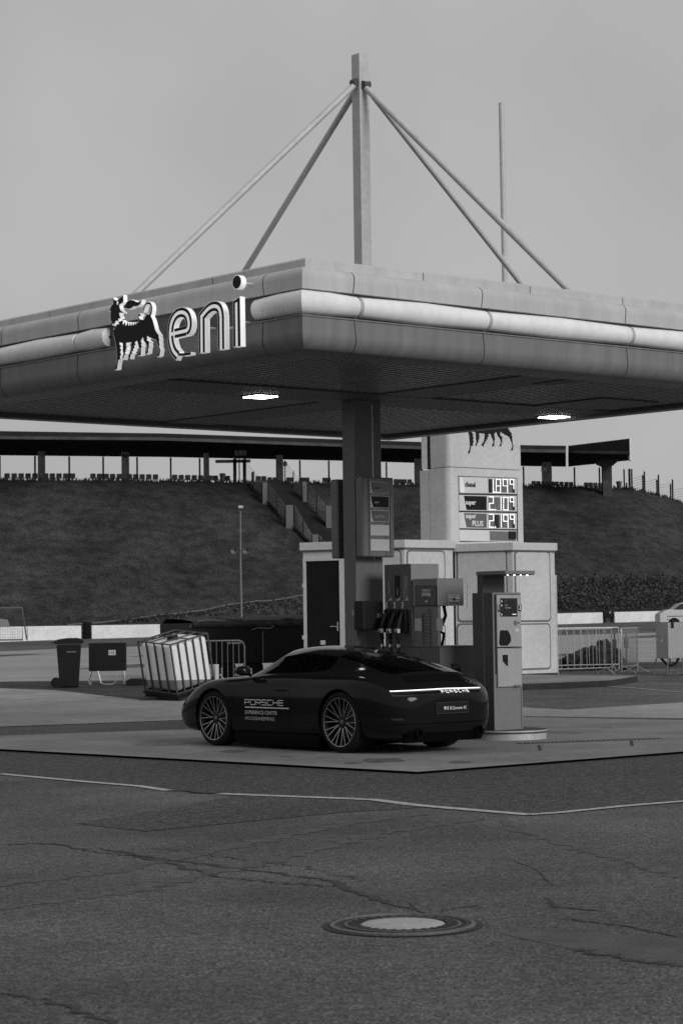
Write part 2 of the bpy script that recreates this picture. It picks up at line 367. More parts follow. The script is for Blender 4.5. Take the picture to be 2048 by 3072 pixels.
for px, py, r_ in ((1150, 2290, .16), (1060, 2298, .07), (700, 2262, .12), (1380, 2296, .09), (480, 2240, .2), (860, 2278, .05), (1700, 2205, .14), (1820, 2190, .06)):
    c0 = G(px, py); ph_ = random.random()*9
    MB().face([(c0.x+r_*(1+.3*noise.noise(Vector((math.cos(t)*1.5+ph_, math.sin(t)*1.5, 0))))*math.cos(t)*1.4, c0.y+r_*(1+.3*noise.noise(Vector((math.cos(t)*1.5+ph_, math.sin(t)*1.5, 0))))*math.sin(t)*2.2) for t in [2*math.pi*k/26 for k in range(26)]], lambda x, y: (x, y, .0322)).obj('stain', M['stain'], None, kind='structure')
# drain channel crossing the slab
mb = MB(); a = G(1555, 2239); b = G(1975, 2223); d = (b-a).normalized(); nn = Vector((-d.y, d.x, 0)); L_ = (b-a).length
n = int(L_/.055)
for i in range(n):
    p = a+d*(i*.055); q = [p-nn*.075, p+d*.03-nn*.075, p+d*.03+nn*.075, p+nn*.075]
    mb.add([(v.x, v.y, .031) for v in q]+[(v.x, v.y, .038) for v in q], [(4,5,6,7),(0,1,5,4),(1,2,6,5),(2,3,7,6),(3,0,4,7)])
r = thing('drain_channel', 'narrow slotted metal drain channel set in the slab right of the terminal', 'drain', (0, 0, 0))
mb.obj('grating', M['galv_dark'], r, True)
mb = MB(); q = [a-nn*.11, b-nn*.11, b+nn*.11, a+nn*.11]; mb.add([(v.x, v.y, .0335) for v in q], [(0, 1, 2, 3)]); mb.obj('channel_bed', M['crack'], r, True)
for px, py in ((1617, 2251), (1893, 2237)):
    ribbon('crack', [(px, py-7), (px+3, py+9)], .035, M['crack'], .034)

# manhole
c = G(1208, 2779); rt = thing('manhole_cover', 'round iron manhole cover with pale concrete filling in the near asphalt', 'manhole', (c.x, c.y, 0))
R0 = .372
MB().lathe([(R0, .0), (R0, .012), (R0-.012, .016), (R0-.02, .016), (R0-.024, .008)], n=64).obj('frame_rim', M['manhole_edge'], rt, smooth=40)
MB().lathe([(R0-.022, .010), (R0-.05, .012), (R0-.052, .006), (R0-.075, .006), (R0-.078, .013), (R0-.155, .013)], n=64).obj('iron_ring', M['manhole'], rt, smooth=30)
MB().lathe([(R0-.074, .0135), (R0-.082, .0155), (R0-.088, .0135)], n=64).obj('lid_edge', M['manhole_edge'], rt, smooth=40)
MB().lathe([(.0, .016), (.12, .016), (.205, .0145), (.215, .010)], n=64).obj('concrete_filling', M['manhole_fill'], rt, smooth=40)
MB().lathe([(R0, .005), (R0+.035, .0055)], n=48).obj('seal', M['crack'], rt)
mb = MB()
for k in range(28):
    t = 2*math.pi*k/28; T = Matrix.Rotation(t, 4, 'Z'); mb.box(R0-.152, R0-.088, -.010, .010, .012, .0165, T)
mb.obj('ribs', M['manhole'], rt)
for a_ in (0.6, 3.74): MB().box(.215, .245, -.03, .03, .0145, .0152, Matrix.Rotation(a_, 4, 'Z')).obj('lifting_slot', M['crack'], rt)

# ================================================================ CANOPY
N = W(908, 1049, 22.945); N.z = 0; N2 = Vector((N.x, N.y))
LEN_A, LEN_B = 8.68, 9.05
LZ = 4.50
canopy = thing('petrol_station_canopy', 'large square grey canopy with white tube edge and tall mast over the car', 'canopy', (N.x+.3, N.y+6, 0))
cor = [N2, N2+dR*LEN_B, N2+dR*LEN_B+dL*LEN_A, N2+dL*LEN_A]       # counter clockwise
cen = sum(cor, Vector((0, 0)))/4
def ring_at(d, z):      # quad offset inward by d
    out = []
    for i in range(4):
        p0, p1, p2 = cor[i-1], cor[i], cor[(i+1) % 4]
        e0 = (p1-p0).normalized(); e1 = (p2-p1).normalized(); n0 = Vector((-e0.y, e0.x)); n1 = Vector((-e1.y, e1.x))
        k = d/(1+n0.dot(n1)); q = p1+(n0+n1)*k; out.append(Vector((q.x, q.y, z)))
    return out
def sweep(prof): return MB().rings([ring_at(d, z) for d, z in prof], True)
def acc(cx, cz, r0, r1, a0, a1, n=6): return [(cx+r0*math.cos(math.radians(a0+(a1-a0)*i/n)), cz+r1*math.sin(math.radians(a0+(a1-a0)*i/n))) for i in range(n+1)]
sweep([(.34, 5.42), (.30, 5.44), (.30, 5.56), (.32, 5.58), (.36, 5.58), (.36, 5.30)]).obj('parapet', M['fascia'], canopy, True, smooth=30)
# upper panel: flat shoulder then a rounded nose (d is measured inwards)
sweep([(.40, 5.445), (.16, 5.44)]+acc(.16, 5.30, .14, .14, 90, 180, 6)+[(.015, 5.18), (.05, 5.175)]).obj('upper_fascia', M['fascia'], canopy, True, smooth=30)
sweep([(.06, 5.19), (.06, 4.88)]).obj('fascia_groove', M['steel_dark'], canopy, True)
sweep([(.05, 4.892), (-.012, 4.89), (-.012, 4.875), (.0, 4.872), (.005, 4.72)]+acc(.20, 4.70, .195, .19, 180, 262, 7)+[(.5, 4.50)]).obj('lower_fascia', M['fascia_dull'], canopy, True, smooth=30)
sweep([(.5, 4.50), (.52, 4.53), (.52, 4.62)]).obj('soffit_edge', M['soffit_beam'], canopy, True)
# roof deck and soffit
MB().face([tuple(p.xy) for p in ring_at(.33, 0)], lambda x, y: (x, y, 5.40)).obj('roof_deck', M['soffit_beam'], canopy, True)
def C(a, b, z): p = N2+dL*a+dR*b; return Vector((p.x, p.y, z))
mb = MB(); b = .5
while b < LEN_B-.55:       # ribbed sheet, ribs run along the left-hand edge direction
    w = .14
    prof = [(b, 4.60), (b+.07, 4.60), (b+.085, 4.565), (b+.125, 4.565), (b+w, 4.60)]
    mb.rings([[C(.5, q, z) for q, z in prof], [C(LEN_A-.5, q, z) for q, z in prof]], False); b += w
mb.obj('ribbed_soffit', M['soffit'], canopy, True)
mb = MB(); A1, A2 = 3.45, 4.55
for (a0, a1, b0, b1, z0, z1) in [(A1, A2, .45, LEN_B-.45, 4.545, 4.66), (.45, A1, 4.15, 5.0, 4.55, 4.66), (A2, LEN_A-.45, 4.15, 5.0, 4.55, 4.66),
                                 (2.2, A1, 7.0, 8.1, 4.548, 4.66)]:
    lo = [C(a0, b0, z0), C(a1, b0, z0), C(a1, b1, z0), C(a0, b1, z0)]; hi = [Vector((p.x, p.y, z1)) for p in lo]; mb.loft(lo, hi)
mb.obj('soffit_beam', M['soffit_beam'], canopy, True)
# seams of the sheet panels
segsL = [.674, 4.198, 5.9, 7.6]; segsR = [.742, 2.664, 5.056, 7.4]
def edgept(side, s, d, z):
    e = dL if side == 'L' else dR; nrm = Vector((dL.y, -dL.x)) if side == 'L' else Vector((-dR.y, dR.x))
    if side == 'L' and nrm.dot(dR) < 0: nrm = -nrm
    if side == 'R' and nrm.dot(dL) < 0: nrm = -nrm
    p = N2+e*s+nrm*d; return Vector((p.x, p.y, z))
profU = [(.16, 5.44)]+acc(.16, 5.30, .14, .14, 90, 180, 6)+[(.015, 5.18)]
profD = [(.0, 4.872), (.005, 4.72)]+acc(.20, 4.70, .195, .19, 180, 262, 7)
mb = MB()
for side, segs in (('L', segsL), ('R', segsR)):
    for s in segs:
        for pr, tw in ((profU, .10), (profD, -.10)):
            zz = [q[1] for q in pr]; z0, z1 = min(zz), max(zz)
            path = [edgept(side, s+((z-z0)/(z1-z0)-.5)*tw*.5, d-.0015, z) for d, z in pr]
            path2 = [edgept(side, s+.012+((z-z0)/(z1-z0)-.5)*tw*.5, d-.0015, z) for d, z in pr]
            MB().rings([path, path2], False).obj('panel_seam', M['crack'], canopy, True)
for s in (1.9, 3.6, 5.2, 6.9):
    MB().rings([[edgept('L', s, .2985, 5.45), edgept('L', s, .2985, 5.56)], [edgept('L', s+.01, .2985, 5.45), edgept('L', s+.01, .2985, 5.56)]], False).obj('panel_seam', M['crack'], canopy, True)
    MB().rings([[edgept('R', s+.1, .2985, 5.45), edgept('R', s+.1, .2985, 5.56)], [edgept('R', s+.11, .2985, 5.45), edgept('R', s+.11, .2985, 5.56)]], False).obj('panel_seam', M['crack'], canopy, True)
# white tube in segments
def tubeseg(side, s0, s1, mitre=0, caps=(1, 1)):
    ks = [i/8 for i in range(9)]; rs = []
    st = []
    if caps[0]: st += [(s0+.045*(1-math.cos(math.radians(a))), math.sin(math.radians(a))) for a in (8, 30, 60)]
    else: st += [(s0, 1)]
    st += [(s0+(s1-s0)*.5, 1)]
    if caps[1]: st += [(s1-.045*(1-math.cos(math.radians(a))), math.sin(math.radians(a))) for a in (60, 30, 8)]
    else: st += [(s1, 1)]
    for s, k in st:
        r = []
        for i in range(9):
            a = math.radians(80+200*i/8); dd = .045+.115*math.cos(a)*1.0; zz = 5.033+.132*k*math.sin(a)
            dd = .05+(dd-.05)*k
            sx = s
            if mitre and s == mitre_s: sx = dd*mitre
            r.append(edgept(side, sx, dd, zz))
        rs.append(r)
    return MB().rings(rs, False)
mitre_s = 0.0
m45 = math.tan(math.radians(90-93.5/2))   # corner cut
for side, lst in (('L', [(0.0, .83, (0, 1)), (3.58, 4.19, (1, 1)), (4.20, 5.95, (1, 1)), (5.96, 8.6, (1, 1))]),
                  ('R', [(0.0, .80, (0, 1)), (.81, 2.73, (1, 1)), (2.74, 5.12, (1, 1)), (5.13, 7.5, (1, 1)), (7.51, 9.0, (1, 1))])):
    for s0, s1, cp in lst:
        tubeseg(side, s0, s1, m45 if s0 == 0 else 0, cp).obj('edge_tube', M['tubew'], canopy, True, smooth=50)
# mast, column, rods
cc = C(4.35, 4.62, 0)
col_c = W(1066, 1600, 28.7)          # nearest vertical edge of the column
ccx, ccy = col_c.x, col_c.y
def orient(o2, x0, x1, y0, y1, z0, z1, mb=None):   # box in the (dR, perp) frame
    T = Matrix.Translation((o2[0], o2[1], 0)) @ Matrix.Rotation(RZ, 4, 'Z'); return (mb or MB()).box(x0, x1, y0, y1, z0, z1, T)
orient((ccx, ccy), 0, .47, 0, .26, .0, 4.6).obj('column', M['column'], canopy, True, bevel=.006)
orient((ccx, ccy), .305, .33, -.004, .0, 2.4, 4.5).obj('cable_duct', M['galv'], canopy, True)
mt = W(1078, 420, 28.8)
orient((mt.x+.012, mt.y), 0, .17, 0, .17, 5.0, 9.33).obj('mast', M['steel'], canopy, True, bevel=.004)
mcx, mcy = mt.x+.012+.17*.5*(dR.x-dR.y), mt.y+.17*.5*(dR.y+dR.x)
mb = MB()
for k, (dx, dy, (ea, eb), r_) in enumerate([(-1, 0, (4.4, .65), .043), (1, 0, (4.15, LEN_B-.40), .043), (0, -1, (.53, 4.93), .043), (0, 1, (LEN_A-.6, 4.55), .043)]):
    yd = Vector((-dR.y, dR.x)); st_ = Vector((mcx, mcy))+dR*dx*.10+yd*dy*.10
    e = C(ea, eb, 5.42); s_ = Vector((st_.x, st_.y, 8.9 if dx else 8.86))
    MB().tube([s_, e], r_, 10).obj('tie_rod', M['steel'], canopy, True, smooth=50)
    q = s_; MB().lathe([(0, -.05), (.055, -.05), (.055, .05), (0, .05)], (q.x, q.y, q.z+.03), (-dy*dR.x-0*dx-dx*dR.y, -dy*dR.y+dx*dR.x, 0), 14).obj('rod_bracket', M['steel_dark'], canopy, True, smooth=40)
# lamps in the soffit
for px, py in ((781, 1190), (1661, 1251)):
    r_ = ray(px, py); t = (4.53-CH)/r_[2]; q = Vector((r_[0]*t, r_[1]*t)); s_ = .165
    T = Matrix.Translation((q.x, q.y, 0)) @ Matrix.Rotation(RZ, 4, 'Z')
    lm = MB().box(-.19, .19, -.19, .19, 4.532, 4.56, T).obj('lamp_frame', M['steel_dark'], canopy, True)
    MB().box(-s_, s_, -s_, s_, 4.522, 4.531, T).obj('lamp_glass', M['lamp'], lm, True)
T = Matrix.Translation(C(3.1, 6.9, 0)) @ Matrix.Rotation(RZ, 4, 'Z')
p_ = Vector(ray(1675, 1143)); t = (4.56-CH)/p_.z; q = p_*t
T = Matrix.Translation((q.x, q.y, 0)) @ Matrix.Rotation(RZ, 4, 'Z'); MB().box(-.16, .16, -.3, .3, 4.54, 4.58, T).obj('soffit_hatch', M['black'], canopy, True)

# ---- fascia sign (plane parallel to the left edge, standing off it)
nout = Vector((-dL.y, dL.x));  nout = nout if nout.dot(dR) < 0 else -nout
sq = N2+nout*.20
sign = thing('fascia_sign', 'black and white six-legged animal emblem with three raised striped letters on the canopy edge', 'sign', (sq.x+dL.x*2.3, sq.y+dL.y*2.3, 4.6))
def SF(u, z, d): p = sq+dL*u-nout*d; return Vector((p.x, p.y, z))
def zl(x, y): return PL(480+x/5.6, 820+y/5.6, sq, dL)
def zd(x, y): return PL(310+x/7.467, 860+y/7.467, sq, dL)
def letter(name, body, black, white, extra=None):
    mb = MB()
    for i, (kind_, pts, w) in enumerate(body):
        f0 = .0+i*.0012; f1 = .07-i*.001
        if kind_ == 's': stroke(mb, pts, w, f0, f1, SF)
        else: mb.prism(pts, lambda u, z: SF(u, z, f0), lambda u, z: SF(u, z, f1))
    o = mb.obj(name, M['signlit'], sign, True)
    mb = MB()
    for i, (kind_, pts, w) in enumerate(black):
        if kind_ == 's': stroke(mb, pts, w, -.002-.0004*i, -.002-.0004*i, SF)
        else: mb.face(pts, lambda u, z: SF(u, z, -.002))
    mb.obj('black_stripe', M['blackface'], o, True)
    mb = MB()
    for i, (kind_, pts, w) in enumerate(white):
        if kind_ == 's': stroke(mb, pts, w, -.005-.0004*i, -.005-.0004*i, SF)
        else: mb.face(pts, lambda u, z: SF(u, z, -.005))
    if white: mb.obj('white_stripe', M['signlit'], o, True)
    mb = MB()
    u = sum(p[0] for p in body[0][1])/len(body[0][1])
    return o
def sm(pts, it=1):      # chaikin smoothing
    for _ in range(it):
        o = [pts[0]]
        for a, b in zip(pts, pts[1:]): o += [(a[0]*.75+b[0]*.25, a[1]*.75+b[1]*.25), (a[0]*.25+b[0]*.75, a[1]*.25+b[1]*.75)]
        o.append(pts[-1]); pts = o
    return pts
e_main = sm([zl(*p) for p in [(440,962),(470,940),(487,880),(486,800),(465,715),(425,665),(370,648),(310,660),(255,705),(215,775),(190,850),(178,940),(174,1025),(178,1120),(197,1220),(232,1310),(270,1355),(300,1385)]], 2)
e_bar = [zl(*p) for p in [(180,1022),(300,995),(400,972),(445,961)]]
tail = [zl(*p) for p in [(268,1330),(310,1358),(380,1364),(518,1342)]]
letter('letter_e', [('s', e_main, .118), ('s', e_bar, .112), ('s', tail, .034)], [('s', e_main, .108), ('s', [zl(245,1008)]+e_bar[1:], .108), ('s', tail, .030)], [('s', e_main, .040), ('s', e_bar, .038)])
n_main = [zl(*p) for p in [(706,1332),(700,725)]]+sm([zl(*p) for p in [(700,725),(755,655),(800,603),(865,555),(935,545),(985,570),(1012,630),(1024,730)]], 2)[1:]+[zl(*p) for p in [(1026,900),(1030,1276)]]
letter('letter_n', [('s', n_main, .118)], [('s', n_main, .108)], [('s', n_main, .040)])
i_b = [zl(*p) for p in [(1225,457),(1343,382),(1357,1222),(1230,1240)]]
letter('letter_i', [('p', i_b, 0)], [('p', [zl(*p) for p in [(1230,465),(1340,392),(1353,1218),(1235,1234)]], 0)], [('p', [zl(*p) for p in [(1265,498),(1303,476),(1312,1222),(1276,1229)]], 0)])
du, dz_ = zl(1290, 145)
dot = [(du+.080*math.cos(t), dz_+.080*math.sin(t)) for t in [2*math.pi*k/28 for k in range(28)]]
dot2 = [(du+.073*math.cos(t), dz_+.073*math.sin(t)) for t in [2*math.pi*k/28 for k in range(28)]]
do = MB().prism(dot, lambda u, z: SF(u, z, 0), lambda u, z: SF(u, z, .07)).obj('letter_dot', M['signlit'], sign, True)
MB().face(dot2, lambda u, z: SF(u, z, -.003)).obj('black_disc', M['blackface'], do, True)
mb = MB().tube([SF(du, dz_, .07), SF(du, dz_+.0, .24)], .012, 6)
for x, y in ((700, 900), (1292, 800), (180, 1020), (1028, 900)):
    u, z = zl(x, y); mb.tube([SF(u, z, .068), SF(u, z, .2)], .012, 6)
for x, y in ((400, 1000), (900, 1000)):
    u, z = zd(x, y); mb.tube([SF(u, z, .068), SF(u, z, .2)], .012, 6)
mb.obj('standoff_pin', M['steel'], sign, True)
DOG = [(300,850),(330,835),(352,838),(360,812),(332,790),(375,778),(415,762),(430,752),(440,790),(436,838),(450,850),(475,812),(494,788),(498,868),(515,875),(545,800),(553,800),(565,870),(585,868),(600,800),(615,865),(635,870),(652,800),(670,862),(690,860),(705,800),(725,843),(742,832),(748,800),(790,803),(800,770),(782,710),(775,645),(792,608),(825,600),(838,632),(822,660),(806,640),(795,650),(797,700),(825,735),(855,735),(880,745),(915,725),(955,650),(975,608),(1010,622),(1046,600),(1068,540),(1072,460),(1050,402),(1010,385),(965,397),(937,440),(915,520),(903,562),(893,550),(905,470),(930,400),(970,355),(1020,340),(1068,368),(1095,440),(1095,530),(1078,610),(1060,652),(1100,730),(1130,840),(1160,960),(1200,1030),(1247,1090),(1240,1130),(1258,1180),(1250,1230),(1262,1290),(1256,1340),(1282,1412),(1262,1540),(1212,1568),(1256,1430),(1240,1350),(1180,1190),(1110,1162),(1022,1122),(985,1095),(980,1200),(1034,1232),(1020,1290),(1028,1330),(1010,1400),(1004,1480),(950,1510),(990,1400),(988,1330),(950,1260),(912,1210),(890,1125),(865,1160),(840,1222),(864,1262),(850,1292),(866,1330),(850,1370),(842,1530),(785,1543),(825,1420),(815,1370),(777,1270),(765,1215),(740,1210),(708,1250),(724,1290),(690,1330),(704,1370),(665,1392),(678,1430),(640,1450),(654,1490),(620,1512),(604,1608),(557,1552),(610,1460),(625,1380),(636,1240),(590,1245),(515,1250),(512,1330),(545,1350),(505,1372),(528,1400),(500,1416),(508,1452),(485,1472),(502,1502),(470,1542),(455,1625),(427,1590),(455,1500),(440,1420),(440,1262),(365,1240),(365,1292),(397,1320),(375,1370),(402,1410),(380,1470),(402,1510),(378,1560),(388,1610),(340,1650),(312,1842),(262,1860),(300,1740),(315,1640),(300,1400),(270,1220),(235,1080),(228,962),(262,935),(280,890)]
HEAD = [(225,245),(242,290),(295,314),(320,302),(445,190),(450,330),(415,365),(385,377),(360,400),(360,450),(376,500),(400,545),(445,560),(440,584),(390,576),(356,582),(360,620),(375,670),(395,702),(342,706),(338,740),(350,770),(318,758),(295,752),(270,782),(252,832),(240,848),(226,806),(208,855),(187,832),(192,790),(172,742),(168,690),(165,640),(174,560),(165,535),(143,526),(165,470),(185,420),(230,375),(228,330),(220,262)]
FLAME = [(445,465),(500,400),(520,350),(570,305),(620,293),(700,315),(730,340),(790,345),(862,293),(830,380),(790,420),(730,437),(680,430),(640,470),(570,495),(510,477)]
mb = MB(); mk = MB()
for poly, off in ((DOG, 0), (HEAD, .001), (FLAME, .002)):
    q = [zd(*p) for p in poly]
    cu = sum(p[0] for p in q)/len(q); cz = sum(p[1] for p in q)/len(q)
    # white body a touch larger than the black face
    def grow(q, k=.006):
        n = len(q); o = []
        area = sum(q[i-1][0]*q[i][1]-q[i][0]*q[i-1][1] for i in range(n)); sg = 1 if area > 0 else -1
        for i in range(n):
            a = Vector(q[i])-Vector(q[i-1]); b = Vector(q[(i+1) % n])-Vector(q[i])
            nn = (Vector((a.y, -a.x)).normalized()+Vector((b.y, -b.x)).normalized())
            nn = nn.normalized()*sg if nn.length > .01 else Vector((0, 0)); o.append((q[i][0]+nn.x*k, q[i][1]+nn.y*k))
        return o
    mb.prism(grow(q), lambda u, z: SF(u, z, off), lambda u, z: SF(u, z, .055+off))
    mk.face(q, lambda u, z: SF(u, z, -.003))
dg_ = mb.obj('animal_emblem', M['signlit'], sign, True); mk.obj('black_face', M['blackface'], dg_, True)
eu, ez = zd(325, 360); MB().face([(eu+.018*math.cos(t), ez+.024*math.sin(t)) for t in [2*math.pi*k/14 for k in range(14)]], lambda u, z: SF(u, z, -.005)).obj('eye', M['signlit'], dg_, True)
def emblem(mb, f, u0, z0, h):     # the same emblem drawn small and flat; (u0,z0) is its lower left, h its height
    allp = [zd(*p) for p in DOG+HEAD+FLAME]; lo = min(-p[0] for p in allp); zb = min(p[1] for p in allp); zt = max(p[1] for p in allp); k = h/(zt-zb)
    for poly in (DOG, HEAD, FLAME): mb.face([(u0+(-zd(*p)[0]-lo)*k, z0+(zd(*p)[1]-zb)*k) for p in poly], f)
    return mb

# ================================================================ FUEL BOARDS ON THE COLUMN
def fuelboard(o2, label):
    t = thing('fuel_board', label, 'sign', (o2[0], o2[1], 0), RZ)
    MB().box(0, .56, 0, .14, 2.42, 3.50).obj('housing', M['board_dull'], t, bevel=.02)
    MB().box(.0, .56, -.004, .0, 2.42, 2.425).obj('sill', M['black'], t)
    mb = MB()
    for x in (.0, .10, .40, .47): mb.box(x+.012, x+.022, -.010, .001, 2.43, 3.49)
    mb.obj('rib', M['board_dull'], t)
    zs = [(3.285, 3.43), (3.09, 3.24), (2.90, 3.045), (2.71, 2.855), (2.505, 2.66)]
    x0, x1 = .13, .455
    for i, (z0, z1) in enumerate(zs):
        p = MB().box(x0, x1, -.012, .001, z0, z1).obj('price_panel', [M['column'], M['blackface'], M['mid_sign'], M['label'], M['label']][i], t)
        if i < 3:
            p['label'] = ['grey panel with diesel lettering', 'black panel with super lettering', 'dark grey panel with superPLUS lettering'][i]
            fr = MB()
            for a in ((x0, x1, z0-.006, z0), (x0, x1, z1, z1+.006), (x1, x1+.005, z0, z1)): fr.box(a[0], a[1], -.015, -.001, a[2], a[3])
            fr.obj('panel_frame', M['label'], p)
            MB().face([(x0, z0), (x0+.055, z0), (x0+.028, z0+.06), (x0+.018, z1), (x0, z1)], lambda u, z: (u, -.0135, z)).obj('swoosh', M['label'], p)
            MB().face([(x0+.05, z0), (x0+.058, z0), (x0+.038, z0+.06), (x0+.03, z1), (x0+.026, z1), (x0+.03, z0+.06)], lambda u, z: (u, -.0150, z)).obj('swoosh_line', M['ink'], p)
            mb = MB(); text(mb, ['diesel', 'super', 'superPLUS'][i], .05, lambda u, v: (u, -.0145, v), x0+.075, z0+.055, width=[.085, .08, .165][i])
            mb.obj('lettering', M['ink'] if i == 0 else M['label'], p)
    return t
a0 = W(1087, 1600, 28.55)
fuelboard((a0.x, a0.y), 'narrow fuel board with grey and white panels on the near face of the column')
b0 = W(1012, 1600, 29.0)
fuelboard((b0.x, b0.y), 'dark back edge of a second fuel board behind the left side of the column')

# ================================================================ PUMP ISLAND
tm = W(1478, 2000, 27.15)        # terminal front left vertical edge
ic = Vector((tm.x+.22, tm.y+.30))
yv = Vector((-dR.y, dR.x))
r = thing('pump_island', 'low island with a rounded bright metal kerb under the payment terminal', 'island', (ic.x, ic.y, 0), RZ)
outl = [(.47*math.cos(t), -.47*math.sin(t)) for t in [math.pi*k/16 for k in range(17)]]+[(-.47, 5.2), (.47, 5.2)]
outl2 = [(x*1.03, y*1.03 if y <= 0 else y) for x, y in outl]
MB().prism(outl, lambda x, y: (x, y, .0), lambda x, y: (x, y, .115), False).obj('metal_band', M['islandmetal'], r, smooth=40)
MB().prism(outl2, lambda x, y: (x, y, .115), lambda x, y: (x, y, .130)).obj('rubber_joint', M['plinth'], r, smooth=40)
MB().prism(outl2, lambda x, y: (x, y, .131), lambda x, y: (x, y, .150), False).obj('bright_edge', M['islandmetal'], r, smooth=40)
MB().prism(outl, lambda x, y: (x, y, .132), lambda x, y: (x, y, .152)).obj('top_plate', M['plinth'], r)

# payment terminal
r = thing('payment_terminal', 'tall grey self-service payment terminal with small roof, numbered 1 and 2, right of the car', 'terminal', (tm.x, tm.y, 0), RZ)
H1 = 1.90; WT = .492; Dp = .37
MB().box(0, WT, 0, Dp, .13, H1).obj('cabinet', M['cabinet'], r, bevel=.004)
MB().box(0, WT, -.006, -.001, .15, .86).obj('lower_front', M['panel_low'], r)
fr = MB()
for a in ((0, .02, .15, H1), (WT-.02, WT, .15, H1), (.02, WT-.02, H1-.022, H1), (.02, WT-.02, .15, .17)): fr.box(a[0], a[1], -.014, -.006, a[2], a[3])
fr.obj('front_frame', M['panel_low'], r)
MB().box(.055, WT-.024, -.034, -.007, .70, 1.20).obj('lower_door', M['panel'], r, bevel=.003)
MB().box(.055, WT-.024, -.034, -.007, 1.207, H1-.03).obj('upper_door', M['panel'], r, bevel=.003)
def TP(x, y): return PL(1400+x/6.533, 1700+y/6.533, (tm.x-yv.x*.034, tm.y-yv.y*.034), dR)
def tpoly(mb, pts, d): return mb.face([TP(*p) for p in pts], lambda u, z: (u, -.034-d, z))
sc_ = tpoly(MB(), [(650,620),(985,620),(985,980),(650,980)], .003).obj('screen', M['screen'], r)
mb = MB()
u0, z0 = TP(738, 772); text(mb, 'BITTE', .022, lambda u, v: (u, -.040, v), u0, z0); u0, z0 = TP(742, 822); text(mb, 'WARTEN', .024, lambda u, v: (u, -.040, v), u0, z0)
mb.obj('display_text', M['label'], sc_)
tpoly(MB(), [(885,930),(960,930),(960,940),(885,940)], .005).obj('display_cursor', M['led'], sc_)
mb = MB()
for y in (655, 672, 690): tpoly(mb, [(735,y),(790,y),(790,y+4),(735,y+4)], .005)
mb.obj('dim_text', M['mid_sign'], sc_)
mb = MB()
for cx, cy in ((672,678),(672,762),(672,938)):
    u, z = TP(cx, cy); mb.lathe([(.0, -.0), (.012, 0), (.014, -.003)], (u, -.040, z), (0, 1, 0), 16)
mb.obj('button', M['label'], sc_)
for s, (x0, y0, x1, y1) in (('1', (597, 745, 642, 885)), ('2', (1005, 737, 1065, 875))):
    p = tpoly(MB(), [(x0,y0),(x1,y0),(x1,y1),(x0,y1)], .004).obj('number_plate', M['blackface'], r); p['label'] = 'black plate numbered '+s
    u0, z0 = TP(x0+12, y1-30); mb = MB(); text(mb, s, .095, lambda u, v: (u, -.041, v), u0, z0, xs=.75, off=.001); mb.obj('number', M['white'], p)
tpoly(MB(), [(650,1248),(800,1250),(850,1345),(862,1420),(850,1490),(790,1550),(650,1550),(630,1500),(640,1300)], .004).obj('card_recess', M['blackface'], r)
u, z = TP(950, 1108); MB().lathe([(0, 0), (.035, 0), (.035, -.008)], (u, -.036, z), (0, -1, 0), 20).obj('lock', M['column'], r)
u, z = TP(1013, 1103); MB().lathe([(0, 0), (.012, 0), (.012, -.008)], (u, -.038, z), (0, -1, 0), 12).obj('keyhole', M['blackface'], r)
tpoly(MB(), [(935,1210),(1015,1210),(1015,1275),(935,1275)], .0035).obj('sticker', M['label'], r)
tpoly(MB(), [(698,1730),(800,1730),(800,1955),(770,1935),(700,1850)], .0045).obj('receipt_slot', M['blackface'], r)
tpoly(MB(), [(590,1584),(1075,1584),(1075,1600),(590,1600)], .003).obj('door_gap', M['blackface'], r)
MB().box(.33, .43, -.05, -.034, .70, .722).obj('latch', M['panel_low'], r)
MB().box(-.003, .002, .155, .165, .15, H1-.01).obj('side_seam', M['panel_low'], r)
MB().box(.03, WT-.08, .20, .30, H1, 2.12).obj('roof_support', M['cabinet'], r)
hood = MB().box(0.012, .53, -.25, .30, 2.13, 2.175).obj('roof', M['panel_low'], r, bevel=.003)
MB().box(.02, .52, -.24, .29, 2.12, 2.13).obj('roof_underside', M['cabinet'], hood)
for k in range(4):
    MB().lathe([(0, 0), (.009, 0), (.009, .01)], (.085+k*.113, -.215, 2.113), (0, 0, 1), 12).obj('roof_light', M['lamp'], hood)

# fuel pump
pm = W(1237, 2000, 28.15)
r = thing('fuel_pump', 'grey fuel pump with three hanging nozzles and a square display head behind the car', 'fuel pump', (pm.x, pm.y, 0), RZ)
HT = 2.31
MB().box(0, .485, 0, .545, .13, HT).obj('hose_cabinet', M['pump_light'], r, bevel=.004)
MB().box(-.004, -.001, .004, .54, 1.0, HT-.005).obj('hose_side', M['pump_dark'], r)
def LP(px, py, q, d): return PL(px, py, q, d)
yv3 = yv
def pp(px, py): u, z = PL(px, py, (pm.x, pm.y), yv); return u, z     # on the hose side: u along +y local
def zp(x, y): return pp(1140+x/5.6, 1680+y/5.6)
def side(mb, pts, d, f=zp): return mb.face([f(*p) for p in pts], lambda u, z: (-d, u, z))
side(MB(), [(252,262),(335,262),(335,640),(252,640)], .008).obj('fuel_stripe', M['blackface'], r)
side(MB(), [(120,262),(205,262),(205,640),(120,640)], .007).obj('fuel_stripe', M['pump_dark'], r)
side(MB(), [(395,262),(475,262),(475,640),(395,640)], .007).obj('fuel_stripe', M['pump'], r)
for x0, s in ((160, 'superPLUS'), (300, 'super'), (440, 'diesel')):
    u0, z0 = zp(x0, 600); hgt = {'superPLUS': .19, 'super': .10, 'diesel': .09}[s]
    mb = MB(); text(mb, s, .05, lambda a, b: (-.011, u0-.012+b*1.0, z0+a), 0, 0, width=hgt); mb.obj('fuel_name', M['mid_sign'] if s == 'diesel' else M['label'], r)
